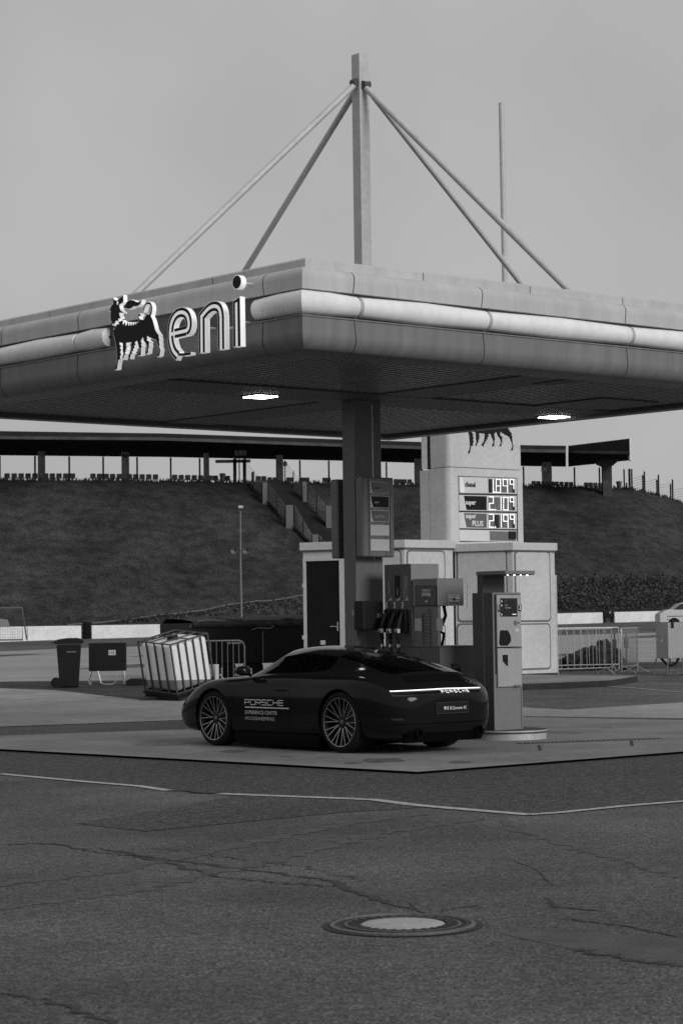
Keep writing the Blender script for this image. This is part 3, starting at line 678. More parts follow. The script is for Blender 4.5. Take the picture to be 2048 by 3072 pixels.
for x0 in (128, 263, 398):
    noz = side(MB(), [(x0,682),(x0+40,650),(x0+80,615),(x0+80,682)], .010).obj('nozzle_place', M['label'], r)
    side(MB(), [(x0+30,665),(x0+80,630),(x0+80,634),(x0+34,668)], .012).obj('badge_line', M['ink'], noz)
    side(MB(), [(x0-28,708),(x0+5,708),(x0+5,815),(x0-28,815)], .010).obj('tariff_strip', M['label'], noz)
    u, z = zp(x0+38, 830)
    # the nozzle itself: body, spout holster and hose
    def nb(a, b, c): return (-a, u+b, z+c)
    mb = MB().box(-.07, .004, u-.055, u+.055, z-.31, z); mb.obj('holster', M['black'], noz, bevel=.01)
    mb = MB().tube([nb(.08, 0, -.05), nb(.13, 0, -.16), nb(.16, 0, -.30), nb(.14, 0, -.40)], [.022, .03, .034, .026], 8); nz_ = mb.obj('nozzle', M['black'], r, smooth=50)
    mb = MB().box(-.185, -.135, u-.036, u+.036, z-.315, z-.255); mb.obj('nozzle_cap', M['label'], nz_, bevel=.01)
    MB().tube([nb(.14, 0, -.40), nb(.12, 0, -.60), nb(.10, .01, -.9), nb(.06, .03, -1.15), nb(.02, .1, -1.0)], .016, 8).obj('hose', M['rubber'], nz_, smooth=50)
    MB().box(-.155, -.125, u-.015, u+.015, z-.50, z-.46).obj('hose_swivel', M['chrome'], nz_)
MB().box(-.05, .0, .03, .52, .13, 1.02).obj('hose_recess', M['black'], r)
# display head, in front (towards the right-hand camera side)
MB().box(-.002, .46, -.52, -.02, 1.745, 2.105).obj('display_head', M['pump'], r, bevel=.012)
q0 = Vector((pm.x, pm.y))
side(MB(), [(600,432),(960,432),(960,770),(600,770)], .006).obj('display_rim', M['black'], r)
dsp = side(MB(), [(612,442),(948,442),(948,760),(612,760)], .009).obj('display_window', M['pump_dark'], r)
side(MB(), [(712,496),(856,496),(856,614),(712,614)], .012).obj('display', M['label'], dsp)
# mirrored frame: text must run towards -y
mb = MB(); ua, za = zp(716, 560); text(mb, '010330', .05, lambda a, b: (-.0145, ua-a, za+b), 0, 0, width=.165)
text(mb, '00451', .03, lambda a, b: (-.0145, ua-.02-a, za-.05+b), 0, 0, width=.10); mb.obj('display_digits', M['ink'], dsp)
side(MB(), [(765,680),(810,680),(810,712),(765,712)], .012).obj('card_mark', M['label'], dsp)
def fp(x, y):
    q = q0-yv*.52; return PL(1140+x/5.6, 1680+y/5.6, (q.x, q.y), dR)
def front(mb, pts, d): return mb.face([fp(*p) for p in pts], lambda u, z: (u, -.52-d, z))
st = front(MB(), [(1140,585),(1335,585),(1335,770),(1140,770)], .004).obj('notice', M['label'], r)
mb = MB()
for (x0, y0, x1, y1) in ((1150,600,1320,612),(1150,640,1195,648),(1212,640,1262,680),(1275,660,1320,668),(1150,662,1195,668)): front(mb, [(x0,y0),(x1,y0),(x1,y1),(x0,y1)], .006)
for cx in (1168, 1214, 1262, 1308):
    u, z = fp(cx, 727); mb.lathe([(.013, 0), (.020, 0)], (u, -.526, z), (0, 1, 0), 18); mb.box(u-.005, u+.005, -.5265, -.526, z-.008, z+.008)
mb.obj('print', M['ink'], st)
front(MB(), [(1452,380),(1458,380),(1458,820),(1452,820)], .003).obj('seam', M['ink'], r)
# stem below the head
MB().box(.02, .05, -.50, -.03, 1.20, 1.745).obj('stem_panel', M['pump'], r)
MB().box(.05, .10, -.46, -.1, 1.20, 1.745).obj('stem_recess', M['cabinet'], r)
side(MB(), [(560,985),(678,985),(680,1192),(562,1192)], -.018).obj('sheet_sign', M['label'], r)
side(MB(), [(925,978),(1036,978),(1036,1186),(930,1186)], -.018).obj('sheet_sign', M['label'], r)
side(MB(), [(680,900),(770,930),(775,1430),(700,1430)], -.0185).obj('hose_shade_sheet', M['cabinet'], r)  # flat dark sheet, the shade behind the hose put in as colour
mb = MB()
for k in range(26):
    z = 1.22+k*.019; mb.lathe([(.040, -.006), (.052, 0), (.040, .006)], (.0, -.30, z), (0, 0, 1), 16)
mb.obj('bellows', M['pump'], r, smooth=60)
MB().tube([(.30, -.30, 1.75), (.33, -.30, 1.62), (.27, -.30, 1.50), (.16, -.32, 1.44), (.27, -.33, 1.38), (.24, -.33, 1.25), (.10, -.3, 1.2)], .022, 8).obj('drip_hose', M['rubber'], r, smooth=60)
MB().box(-.06, .80, -.62, .60, .13, 1.205).obj('base_cabinet', M['pump_dark'], r, bevel=.005)
MB().box(-.064, .804, -.624, .604, 1.205, 1.222).obj('base_top', M['cabinet'], r)
mb = MB(); emblem(mb, lambda u, z: (u, -.6235, z), .12, .83, .17); mb.obj('emblem', M['blackface'], r)

# dispenser box beside the column
q = W(1088, 1800, 28.4)
r = thing('towel_dispenser', 'black paper towel box with a grey label hung between the column and the pump', 'dispenser', (q.x, q.y, 0), RZ)
MB().box(.0, .36, 0, .2, 1.44, 1.83).obj('box', M['black'], r, bevel=.02)
MB().box(.24, .42, -.006, 0, 1.60, 1.66).obj('label', M['column'], r)
q = W(1052, 1837, 28.6); 
MB().box(-.012, 0, .03, .08, 1.63, 1.72, Matrix.Translation((ccx, ccy, 0)) @ Matrix.Rotation(RZ, 4, 'Z')).obj('switch_plate', M['panel'], canopy, True)

# ================================================================ KIOSK AND PRICE PYLON
def GW(px, Y): p = W(px, 1700, Y); return Vector((p.x, p.y))
zb = .15
def kiosk(name, label, P, ztop, plinth=.13):
    """P: front outline left to right, closed to the back."""
    base = P[0]; t = thing(name, label, 'kiosk', (base.x, base.y, 0))
    bk = [P[-1]+Vector((.1, 3.2)), P[0]+Vector((.6, 3.2))]
    ring = P+bk
    def off(R, d):
        n = len(R); o = []
        for i in range(n):
            e0 = (R[i]-R[i-1]).normalized(); e1 = (R[(i+1) % n]-R[i]).normalized()
            n0 = Vector((e0.y, -e0.x)); n1 = Vector((e1.y, -e1.x)); k = d/(1+n0.dot(n1)); o.append(R[i]+(n0+n1)*k)
        return o
    MB().prism([tuple(p) for p in ring], lambda x, y: (x, y, .02), lambda x, y: (x, y, ztop-.16)).obj('wall', M['kiosk'], t, True)
    MB().prism([tuple(p) for p in off(ring, .03)], lambda x, y: (x, y, .0), lambda x, y: (x, y, zb+.15)).obj('plinth', M['plinth'], t, True)
    MB().prism([tuple(p) for p in off(ring, .07)], lambda x, y: (x, y, ztop-.16), lambda x, y: (x, y, ztop+.02)).obj('cornice', M['kiosk'], t, True, bevel=.01)
    MB().prism([tuple(p) for p in off(ring, .035)], lambda x, y: (x, y, ztop-.19), lambda x, y: (x, y, ztop-.16)).obj('cornice_joint', M['kiosk_dark'], t, True)
    return t
def face_fr(p, q):     # frame of a wall face: origin p, along unit d, outward normal
    d = (q-p).normalized(); n = Vector((d.y, -d.x)); return d, n
def wallpanel(t, p, q, px0, px1, py0, py1, name='wall_panel', m='kiosk'):
    d, n = face_fr(p, q); u0, z1 = PL(px0, py0, p, d); u1, z0 = PL(px1, py1, p, d)
    f = lambda k: (lambda u, z: (p.x+d.x*u+n.x*k, p.y+d.y*u+n.y*k, z))
    rr = rrect(u0, u1, z0, z1, .10); rr2 = rrect(u0+.035, u1-.035, z0+.035, z1-.035, .085)
    MB().prism(rr, f(.0), f(.010)).obj('panel_gap', M['kiosk_dark'], t, True)
    o = MB().prism(rr2, f(.004), f(.022)).obj(name, M[m], t, True, bevel=.006)
    return o
P1 = [GW(909, 49.0), GW(1213, 48.0), GW(1358, 48.9)]
zt1 = W(1213, 1622, 48.0).z
k1 = kiosk('station_kiosk', 'small pale panelled kiosk with dark door behind the canopy column', P1, zt1)
wallpanel(k1, P1[1], P1[2], 1218, 1337, 1650, 1867); wallpanel(k1, P1[1], P1[2], 1218, 1337, 1872, 2004)
wallpanel(k1, P1[0], P1[1], 1130, 1207, 1650, 1867); wallpanel(k1, P1[0], P1[1], 1130, 1207, 1872, 2004)
d, n = face_fr(P1[0], P1[1])
def KF(k): return lambda u, z: (P1[0].x+d.x*u+n.x*k, P1[0].y+d.y*u+n.y*k, z)
u0, zt = PL(919, 1684, P1[0], d); u1, _ = PL(1019, 1684, P1[0], d)
fr = MB()
for a in ((u0-.07, u0, zb+.13, zt+.07), (u1, u1+.12, zb+.13, zt+.07), (u0, u1, zt, zt+.07)): fr.prism([(a[0], a[2]), (a[1], a[2]), (a[1], a[3]), (a[0], a[3])], KF(.0), KF(.05))
fr.obj('door_frame', M['kiosk'], k1, True)
dr = MB().prism([(u0+.006, zb+.14), (u1-.006, zb+.14), (u1-.006, zt-.006), (u0+.006, zt-.006)], KF(.0), KF(.025)).obj('door', M['door'], k1, True)
dr['label'] = 'dark door in pale frame'
q = [PL(x, y, P1[0], d) for x, y in ((993, 1880), (1014, 1880), (1014, 1866), (1014, 1893))]
MB().tube([KF(.06)(*q[0]), KF(.06)(*q[1])], .012, 6).tube([KF(.03)(*q[2]), KF(.03)(*q[3])], .014, 6).obj('handle', M['galv'], dr, True)
q = PL(970, 1928, P1[0], d); MB().prism(rrect(q[0]-.06, q[0]+.06, q[1]-.05, q[1]+.05, .02), KF(.02), KF(.035)).obj('vent_plate', M['label'], dr, True)
for y in (1757, 1912):
    q = PL(916, y, P1[0], d); MB().prism([(q[0]-.05, q[1]-.05), (q[0], q[1]-.05), (q[0], q[1]+.04), (q[0]-.05, q[1]+.04)], KF(.05), KF(.07)).obj('hinge', M['label'], dr, True)
P2 = [GW(1364, 49.9), GW(1537, 49.25), GW(1663, 50.1)]
zt2 = W(1537, 1630, 49.25).z
k2 = kiosk('station_kiosk', 'taller pale panelled kiosk right of the price pylon base, behind the payment terminal', P2, zt2)
for a, b, x0, x1 in ((P2[0], P2[1], 1369, 1524), (P2[1], P2[2], 1541, 1652)):
    wallpanel(k2, a, b, x0, x1, 1652, 1865); wallpanel(k2, a, b, x0, x1, 1871, 2008)
u, z = PL(1668, 1700, P2[1], face_fr(P2[1], P2[2])[0])
MB().box(P2[2].x-.01, P2[2].x+.045, P2[2].y+.02, P2[2].y+.5, .2, W(1663, 1725, 50.1).z).obj('side_pilaster', M['kiosk'], k2, True)
# kerb the kiosks stand on
kp = [G(1380, 2074), G(1560, 2072), G(1832, 2060)]
K = [Vector((p.x, p.y)) for p in kp]; far = [K[2]+Vector((.9, 2.4)), K[2]+Vector((-2, 4.5)), K[0]+Vector((-5, 6)), K[0]+Vector((-3.6, 1.2))]
r = thing('kiosk_island', 'dark raised kerb island under the two pale kiosks', 'kerb', (K[2].x, K[2].y, 0))
MB().prism([tuple(p) for p in K+far], lambda x, y: (x, y, .0), lambda x, y: (x, y, g(x, y)+.125)).obj('kerb_stone', M['kerbdark'], r, True, bevel=.01)
MB().face([tuple(p) for p in K+far], lambda x, y: (x, y, g(x, y)+.130)).obj('kerb_top', M['concrete'], r, True)

# price pylon
pq = GW(1349, 50.6); rt = thing('price_pylon', 'tall pale price pylon with lit fuel prices rising behind the kiosks', 'sign', (pq.x, pq.y, 0), RZ)
PWid = PL(1563, 1500, pq, dR)[0]
def pz(x, y): return PL(1250+x/3.484, 1280+y/3.484, pq, dR)
zj = pz(340, 425)[1]; ZP = 7.4
def pylon_prof(w, dp, cut):      # plan with rounded left corner
    return arc(cut, cut, cut, cut, 270, 180, 8)+[(0, dp*.55), (.03, dp), (w, dp), (w, 0)]
MB().prism(pylon_prof(PWid+.05, .75, .16), lambda x, y: (x-.02, y-.02, .1), lambda x, y: (x-.02, y-.02, zj)).obj('lower_body', M['kiosk'], rt, smooth=40)
MB().prism(pylon_prof(PWid-.02, .70, .14), lambda x, y: (x+.02, y, zj+.02), lambda x, y: (x+.02, y, ZP)).obj('upper_body', M['kiosk'], rt, smooth=40)
MB().box(.06, PWid-.02, .02, .6, zj-.01, zj+.03).obj('body_joint', M['kiosk_dark'], rt)
MB().box(-.01, .10, .70, 1.02, .1, zj-.02).obj('rear_fin', M['kiosk'], rt)
MB().box(.03, .10, .70, .78, zj, ZP).obj('rear_gap', M['blackface'], rt); MB().box(.02, .12, .78, .98, zj+.02, ZP).obj('rear_post', M['wall'], rt)
def prect(mb, x0, y0, x1, y1, k0, k1=None):
    u0, z1 = pz(x0, y0); u1, z0 = pz(x1, y1); a = [(u0, z0), (u1, z0), (u1, z1), (u0, z1)]
    if k1 is None: return mb.face(a, lambda u, z: (u, -k0, z))
    return mb.prism(a, lambda u, z: (u, -k0, z), lambda u, z: (u, -k1, z))
def ppoly(mb, pts, k): return mb.face([pz(*p) for p in pts], lambda u, z: (u, -k, z))
fr = ppoly(MB(), [(424,514),(1040,536),(1052,1200),(440,1205)], .0225).obj('panel_frame', M['ink'], rt)
# rows
rows = [(520, 696, 'haze_sign'), (710, 880, 'blackface'), (892, 1064, 'mid_sign'), (1074, 1196, 'haze_sign')]
def rowy(x, y): return y+(x-430)*(20 if y < 600 else 10)/600.
SEG = {'0': 'abcdef', '1': 'bc', '2': 'abged', '8': 'abcdefg', '9': 'abcfg'}
def seven(mb, ch, x0, x1, y0, y1, k):
    w = 11; ym = (y0+y1)/2
    S = {'a': (x0, y0, x1, y0+w), 'g': (x0, ym-w/2, x1, ym+w/2), 'd': (x0, y1-w, x1, y1), 'f': (x0, y0, x0+w, ym), 'b': (x1-w, y0, x1, ym), 'e': (x0, ym, x0+w, y1), 'c': (x1-w, ym, x1, y1)}
    for i, c in enumerate(SEG[ch]):
        a = S[c]; e = 1.5; prect(mb, a[0]+e, a[1]+e, a[2]-e, a[3]-e, k+.0008*i)
for i, (y0, y1, bgm) in enumerate(rows):
    o = ppoly(MB(), [(432, rowy(432, y0)+3), (1034, rowy(1034, y0)+3), (1036, rowy(1036, y1)-3), (436, rowy(436, y1)-3)], .0245).obj('price_row', M['haze_sign'], rt)
    if i in (1, 2): ppoly(MB(), [(474, y0+12), (722, y0+18), (722, y1-6), (505, y1-10), (490, (y0+y1)/2)], .0262).obj('grade_field', M[bgm], o)
    if i < 3:
        if i == 0: ppoly(MB(), [(444, y0+12), (466, y0+12), (480, (y0+y1)/2), (498, y1-8), (450, y1-8)], .0265).obj('swoosh', M['white'], o)
        else:
            ppoly(MB(), [(444, y0+10), (470, y0+12), (478, (y0+y1)/2), (494, y1-8), (448, y1-8)], .0268).obj('swoosh', M['haze_sign'], o)
            ppoly(MB(), [(474, y0+12), (482, y0+12), (492, (y0+y1)/2), (510, y1-8), (502, y1-8), (484, (y0+y1)/2)], .0275).obj('swoosh_line', M['white'], o)
        mb = MB(); m_ = M['ink'] if i == 0 else M['white']
        f = lambda u, v: (u, -.0285, v)
        if i == 0: u, z = pz(494, 627); text(mb, 'diesel', .17, f, u, z, width=pz(604, 600)[0]-pz(494, 600)[0], off=.006)
        if i == 1: u, z = pz(500, 812); text(mb, 'super', .16, f, u, z, width=pz(608, 600)[0]-pz(500, 600)[0], off=.003)
        if i == 2:
            u, z = pz(503, 955); text(mb, 'super', .16, f, u, z, width=pz(610, 600)[0]-pz(503, 600)[0], off=.003)
            u, z = pz(572, 1036); text(mb, 'PLUS', .175, f, u, z, width=pz(684, 600)[0]-pz(572, 600)[0], off=.003)
        mb.obj('grade_name', m_, o)
        b = prect(MB(), 738, y0+26, 1016, y1-4, .0272).obj('digit_display', M['column'], o)
        for dk_ in [[(738, y0+26, 775, y1-4)], [], [(800, y0+30, 850, y1-4)]][i]+[(985, y0+36, 1016, y1-4)]:
            prect(MB(), *dk_, .0278).obj('display_pocket', M['screen'], b)
        mb = MB(); ya, yb = y0+28, y1-4
        if i == 0:
            seven(mb, '1', 770, 795, ya, yb, .030); seven(mb, '8', 813, 870, ya, yb, .030); seven(mb, '9', 885, 943, ya, yb, .030); seven(mb, '9', 958, 1008, ya, ya+108, .030); prect(mb, 797, yb-14, 808, yb, .030)
        if i == 1:
            seven(mb, '2', 744, 795, ya-8, yb-4, .030); seven(mb, '1', 850, 876, ya-4, yb-4, .030); seven(mb, '0', 890, 948, ya-2, yb, .030); seven(mb, '9', 960, 1008, ya-4, ya+100, .030); prect(mb, 804, yb-16, 814, yb-4, .030)
        if i == 2:
            seven(mb, '2', 744, 798, ya-8, yb-4, .030); seven(mb, '1', 852, 878, ya-4, yb-4, .030); seven(mb, '9', 890, 948, ya-2, yb, .030); seven(mb, '9', 962, 1012, ya-4, ya+100, .030); prect(mb, 805, yb-16, 816, yb-4, .030)
        mb.obj('price_digits', M['led'], b)
    else:
        prect(MB(), 752, 1092, 1026, 1196, .0272).obj('digit_display', M['column'], o); prect(MB(), 950, 1094, 1022, 1176, .03, .06).obj('camera_box', M['black'], o)
fx = pz(515, 280); lg = pz(1000, 245); allp = [(-zd(*p)[0], zd(*p)[1]) for p in DOG]
ua = min(p[0] for p in allp); za = min(p[1] for p in allp); ub = -zd(1262, 1540)[0]
kk = (lg[0]-fx[0])/(ub-ua)
mb = MB()
for poly in (DOG, HEAD, FLAME):
    mb.face([(fx[0]+(-zd(*p)[0]-ua)*kk, fx[1]+(zd(*p)[1]-za)*kk) for p in poly], lambda u, z: (u, -.003, z))
mb.obj('emblem', M['blackface'], rt)
# thin mast behind
q = GW(1530, 62); t = thing('flag_pole', 'thin bare pole rising above the canopy at the right', 'pole', (q.x, q.y, 0))
top = W(1508, 312, 62).z
MB().tube([(0, 0, .2), (0, 0, 6), (-.02, 0, top)], [.085, .085, .08], 10).obj('pole_shaft', M['steel'], t, smooth=50)
MB().lathe([(0, .05), (.085, .04), (.085, 0)], (-.02, 0, top), (0, 0, 1), 10).obj('pole_cap', M['steel'], t)

# ================================================================ CAR
cw = G(1024, 2268); hd = Vector((-.6494, .7604)); lf = Vector((-.7604, -.6494))
cpos = Vector((cw.x, cw.y))-lf*.83
car = thing('sports_car', 'glossy black low sports coupe with white door lettering, parked beside the pump', 'car', (cpos.x, cpos.y, .03), math.atan2(hd.y, hd.x)); car.scale = (1, .95, 1)
# half sections: x, floor z, sill y, (y3,z3) (y4,z4) (y5,z5) (y6,z6) (y7,z7) (y8,z8) (y9,z9) ztop
S_ = [
 (-1.00, .36, .34, (.39,.42),(.40,.52),(.39,.58),(.36,.62),(.31,.635),(.25,.64),(.14,.645),.645),
 (-.965, .27, .52, (.58,.38),(.60,.50),(.59,.60),(.55,.66),(.48,.68),(.38,.688),(.21,.695),.70),
 (-.90, .21, .66, (.72,.36),(.735,.52),(.725,.62),(.68,.685),(.59,.71),(.46,.725),(.26,.738),.74),
 (-.79, .17, .76, (.825,.34),(.84,.54),(.83,.675),(.77,.75),(.68,.775),(.53,.795),(.30,.812),.817),
 (-.57, .14, .83, (.895,.34),(.91,.58),(.905,.745),(.85,.845),(.745,.872),(.60,.90),(.34,.93),.94),
 (-.29, .13, .86, (.92,.34),(.93,.60),(.925,.78),(.86,.895),(.74,.92),(.60,.975),(.36,1.03),1.04),
 (.0,  .12, .86, (.92,.34),(.93,.60),(.925,.78),(.855,.905),(.73,.935),(.585,1.05),(.36,1.11),1.125),
 (.35, .115, .86, (.90,.34),(.915,.58),(.905,.77),(.835,.90),(.725,.94),(.57,1.11),(.36,1.175),1.19),
 (.75, .11, .85, (.87,.32),(.885,.56),(.88,.75),(.82,.885),(.735,.925),(.565,1.15),(.36,1.222),1.236),
 (1.12,.11, .85, (.865,.32),(.88,.56),(.875,.75),(.82,.88),(.745,.915),(.57,1.15),(.36,1.232),1.248),
 (1.42,.11, .85, (.865,.32),(.88,.56),(.875,.75),(.82,.875),(.75,.905),(.565,1.105),(.36,1.205),1.222),
 (1.68,.11, .85, (.87,.32),(.88,.56),(.875,.745),(.82,.86),(.755,.888),(.575,1.00),(.36,1.10),1.115),
 (1.92,.11, .855, (.88,.33),(.89,.57),(.885,.74),(.82,.845),(.745,.868),(.60,.89),(.38,.945),.955),
 (2.14,.115, .855, (.89,.34),(.90,.59),(.895,.745),(.83,.84),(.72,.862),(.60,.865),(.38,.88),.885),
 (2.45,.12, .85, (.895,.34),(.91,.59),(.90,.745),(.835,.832),(.71,.845),(.56,.83),(.34,.815),.81),
 (2.75,.13, .84, (.885,.34),(.90,.56),(.895,.70),(.83,.79),(.70,.805),(.54,.785),(.32,.765),.76),
 (2.98,.14, .80, (.85,.34),(.865,.50),(.86,.61),(.79,.685),(.67,.70),(.52,.685),(.30,.675),.67),
 (3.18,.14, .75, (.80,.33),(.815,.46),(.80,.53),(.735,.59),(.62,.605),(.48,.595),(.28,.59),.585),
 (3.36,.15, .65, (.71,.31),(.72,.40),(.70,.45),(.64,.495),(.54,.51),(.42,.505),(.24,.50),.495),
 (3.48,.20, .50, (.56,.30),(.57,.36),(.55,.39),(.49,.42),(.41,.43),(.32,.43),(.18,.425),.425)]
rings_ = []
for s in S_:
    x, zf, ys_ = s[0], s[1], s[2]; h = [(0, zf), (ys_*.6, zf), (ys_, zf+.03)]+[tuple(p) for p in s[3:10]]+[(0, s[10])]
    L = [(x, y, z) for y, z in h]; Rr = [(x, -y, z) for y, z in reversed(h[1:-1])]
    rings_.append([Vector(p) for p in L+Rr])
nr = len(rings_[0]); bm = bmesh.new(); vv = [[bm.verts.new(p) for p in r] for r in rings_]
BODY, SIDE, REAR, WIND, DOORM, ROOFM = range(6)
xs_ = [s[0] for s in S_]
for k in range(len(S_)-1):
    for i in range(nr):
        j = (i+1) % nr; f = bm.faces.new((vv[k][i], vv[k][j], vv[k+1][j], vv[k+1][i]))
        ii = i if i < 10 else nr-1-i          # mirrored row index
        xm = (xs_[k]+xs_[k+1])/2; f.material_index = BODY
        if ii == 7 and .2 < xm < 1.95: f.material_index = SIDE
        if ii in (8, 9) and -.5 < xm < .30: f.material_index = REAR
        if ii in (8, 9) and 1.50 < xm < 2.05: f.material_index = WIND
        if ii in (3, 4, 5, 6) and .9 < xm < 1.95 and i < 10: f.material_index = DOORM
for r in (vv[0], vv[-1]): 
    # end caps as quads between the mirrored halves
    for i in range(0, nr//2):
        a, b, c_, d_ = r[i], r[i+1], r[(nr-i-1) % nr], r[(nr-i) % nr]
        q = []
        for v in (a, b, c_, d_):
            if v not in q: q.append(v)
        if len(q) > 2: bm.faces.new(q)
bmesh.ops.recalc_face_normals(bm, faces=bm.faces)
cr = bm.edges.layers.float.new('crease_edge')
for e in bm.edges:
    ms = {f.material_index for f in e.link_faces}
    if len(ms) > 1: e[cr] = .55 if DOORM not in ms else .0
    if len(ms) > 1 and DOORM in ms and SIDE in ms: e[cr] = .55
me = bpy.data.meshes.new('b'); bm.to_mesh(me); bm.free()
for _ in range(6): me.materials.append(M['paint'])
ob = bpy.data.objects.new('b', me); sc.collection.objects.link(ob)
md = ob.modifiers.new('s', 'SUBSURF'); md.levels = 3; md.render_levels = 3
# wheel arch cutters
AX = [(0., .358, .80), (2.45, .345, .80)]
cut = MB()
for x, rr, y in AX:
    for sgn in (-1, 1):
        R2 = rr+.035; ring = [(x+R2*math.cos(t), rr*.985+R2*math.sin(t)) for t in [2*math.pi*k/48 for k in range(48)]]
        cut.prism(ring, lambda a, b: (a, sgn*.60, b), lambda a, b: (a, sgn*1.2, b))
co = cut.obj('cut', M['trim'])
mo = ob.modifiers.new('c', 'BOOLEAN'); mo.operation = 'DIFFERENCE'; mo.object = co; mo.solver = 'EXACT'
dg = bpy.context.evaluated_depsgraph_get(); dg.update()
full = bpy.data.meshes.new_from_object(ob.evaluated_get(dg))
bpy.data.objects.remove(ob); bpy.data.objects.remove(co)
def split(idx, name, m, parent):
    b = bmesh.new(); b.from_mesh(full); dl = [f for f in b.faces if f.material_index not in idx]
    bmesh.ops.delete(b, geom=dl, context='FACES'); e = bpy.data.meshes.new(name); b.to_mesh(e); b.free()
    e.materials.clear(); e.materials.append(m)
    for p in e.polygons: p.material_index = 0
    e.shade_smooth(); e.set_sharp_from_angle(angle=math.radians(35)); o = bpy.data.objects.new(name, e); sc.collection.objects.link(o); o.parent = parent; return o
nm_ = len([1])
body = split([BODY, ROOFM]+list(range(6, 12)), 'body', M['paint'], car)
split([SIDE], 'side_windows', M['window'], car); split([REAR], 'rear_window', M['window'], car); split([WIND], 'windscreen', M['window'], car)
for sg in (-1, 1):
    st_ = MB().prism(rrect(-.24, .24, .35, .98, .12), lambda y, z: (.92-.22*(z-.35), sg*.36+y, z), lambda y, z: (1.04-.22*(z-.35), sg*.36+y*.9, z)).prism(rrect(-.11, .11, .94, 1.10, .05), lambda y, z: (.77, sg*.36+y, z), lambda y, z: (.84, sg*.36+y, z)).obj('seat', M['upholstery'], car, smooth=40)
MB().box(-.5, .55, -.58, .58, .55, .80).box(1.75, 2.0, -.68, .68, .6, .84).obj('cabin_trim', M['trim'], car, bevel=.03)
MB().lathe([(.165, 0), (.18, .012), (.165, .024), (.15, .012), (.165, 0)], (1.56, .36, .82), (.93, 0, -.35), 28).obj('steering_wheel', M['trim'], car, smooth=50)
MB().tube([(.60, .60, .90), (.62, .575, 1.02), (.66, .555, 1.12)], .035, 6).tube([(.60, -.60, .90), (.62, -.575, 1.02), (.66, -.555, 1.12)], .035, 6).obj('door_pillar', M['trim'], car)
door = split([DOORM], 'door', M['paint'], car); door['label'] = 'left door with white lettering'
bvb = bmesh.new(); bvb.from_mesh(full); bvh = BVHTree.FromBMesh(bvb)
def on_side(x, z, off=.003):
    h = bvh.ray_cast(Vector((x, 2, z)), Vector((0, -1, 0))); 
    return h[0]+Vector((0, off, 0)) if h[0] else Vector((x, .9, z))
def on_rear(y, z, off=.004):
    h = bvh.ray_cast(Vector((-3, y, z)), Vector((1, 0, 0))); return h[0]+h[1].normalized()*off if h[0] and h[0].x < 1 else Vector((-1.0, y, z))
def on_top(x, y, off=.003):
    h = bvh.ray_cast(Vector((x, y, 3)), Vector((0, 0, -1))); return h[0]+h[1].normalized()*off
# lower sill and underbody
MB().box(.35, 2.1, -.70, .70, .05, .16).obj('underbody', M['trim'], car)
for sg in (-1, 1):
    MB().rings([[(x, sg*.78, .045), (x, sg*.865, .05), (x, sg*.88, .15), (x, sg*.82, .2)] for x in (.40, .8, 1.4, 2.03)]).obj('sill', M['trim'], car)
# wheels
for x, rr, w in ((0., .358, .30), (2.45, .345, .25)):
    for sg in (1, -1):
        yo = .905 if x < 1 else .885; yo *= sg; rm = .282 if x < 1 else .270
        wl = MB()
        prof = [(rm-.01, -.02), (rm+.02, 0.0), (rr-.03, -.004), (rr-.008, -.025), (rr, -.05), (rr, -w+.05), (rr-.01, -w+.02), (rm, -w)]
        wheel = MB().lathe(prof, (x, yo, rr), (0, sg, 0), 48).obj('wheel', M['rubber'], car, smooth=40)
        MB().lathe([(rm-.004, -.004), (rm, -.002), (rm+.003, -.008)], (x, yo, rr), (0, sg, 0), 64).obj('rim_edge', M['rimedge'], wheel, smooth=60)
        MB().lathe([(rm-.002, -.006), (rm-.02, -.03), (rm-.03, -w+.04), (.06, -w+.05)], (x, yo, rr), (0, sg, 0), 48).obj('rim_barrel', M['rim'], wheel, smooth=40)
        MB().lathe([(.0, -.15), (.19, -.15), (.19, -.17), (0, -.17)], (x, yo, rr), (0, sg, 0), 32).obj('brake_disc', M['galv_dark'], wheel)
        sp = MB(); edg = MB(); ph = .12
        def wp(r, a, d): return (x+r*math.cos(a), yo-sg*d, rr+r*math.sin(a))
        for k in range(10):
            a = ph+k*math.pi/5
            for s2 in (-1, 1):
                a1 = a+s2*.145; a0 = a+s2*.05
                for (mbx, w_, dz) in ((sp, .011, .0), (edg, .0024, -.0015)):
                    p0 = wp(.072, a0*1, .048+dz); pm_ = wp(.135, a+s2*.085, .036+dz); p1 = wp(rm-.004, a1, .012+dz)
                    for A_, B_ in ((p0, pm_), (pm_, p1)):
                        A_, B_ = Vector(A_), Vector(B_); dd = (B_-A_).normalized(); nn = dd.cross(Vector((0, 1, 0))).normalized()*w_
                        sh = nn*0
                        bk = Vector((0, -sg*(.02 if mbx is sp else .002), 0))
                        mbx.loft([A_-nn, A_+nn, A_+nn+bk, A_-nn+bk], [B_-nn, B_+nn, B_+nn+bk, B_-nn+bk])
        sp.lathe([(0, .0), (.03, .0), (.072, -.006), (.085, -.02)], (x, yo-sg*.042, rr), (0, sg, 0), 24)
        so_ = sp.obj('spokes', M['rim'], wheel); edg.obj('spoke_edges', M['rimedge'], so_)
        cp = MB().lathe([(0, .004), (.022, .004), (.028, -.002)], (x, yo-sg*.040, rr), (0, sg, 0), 20).obj('hub_cap', M['galv_dark'], wheel, smooth=50)
# arch liners
for x, rr, y in AX:
    for sg in (-1, 1):
        R2 = rr+.034; t_ = [math.radians(a) for a in range(-25, 206, 10)]
        MB().rings([[(x+R2*math.cos(t), sg*yy, rr*.985+R2*math.sin(t)) for t in t_] for yy in (.58, .86)], False).obj('arch_liner', M['trim'], car)
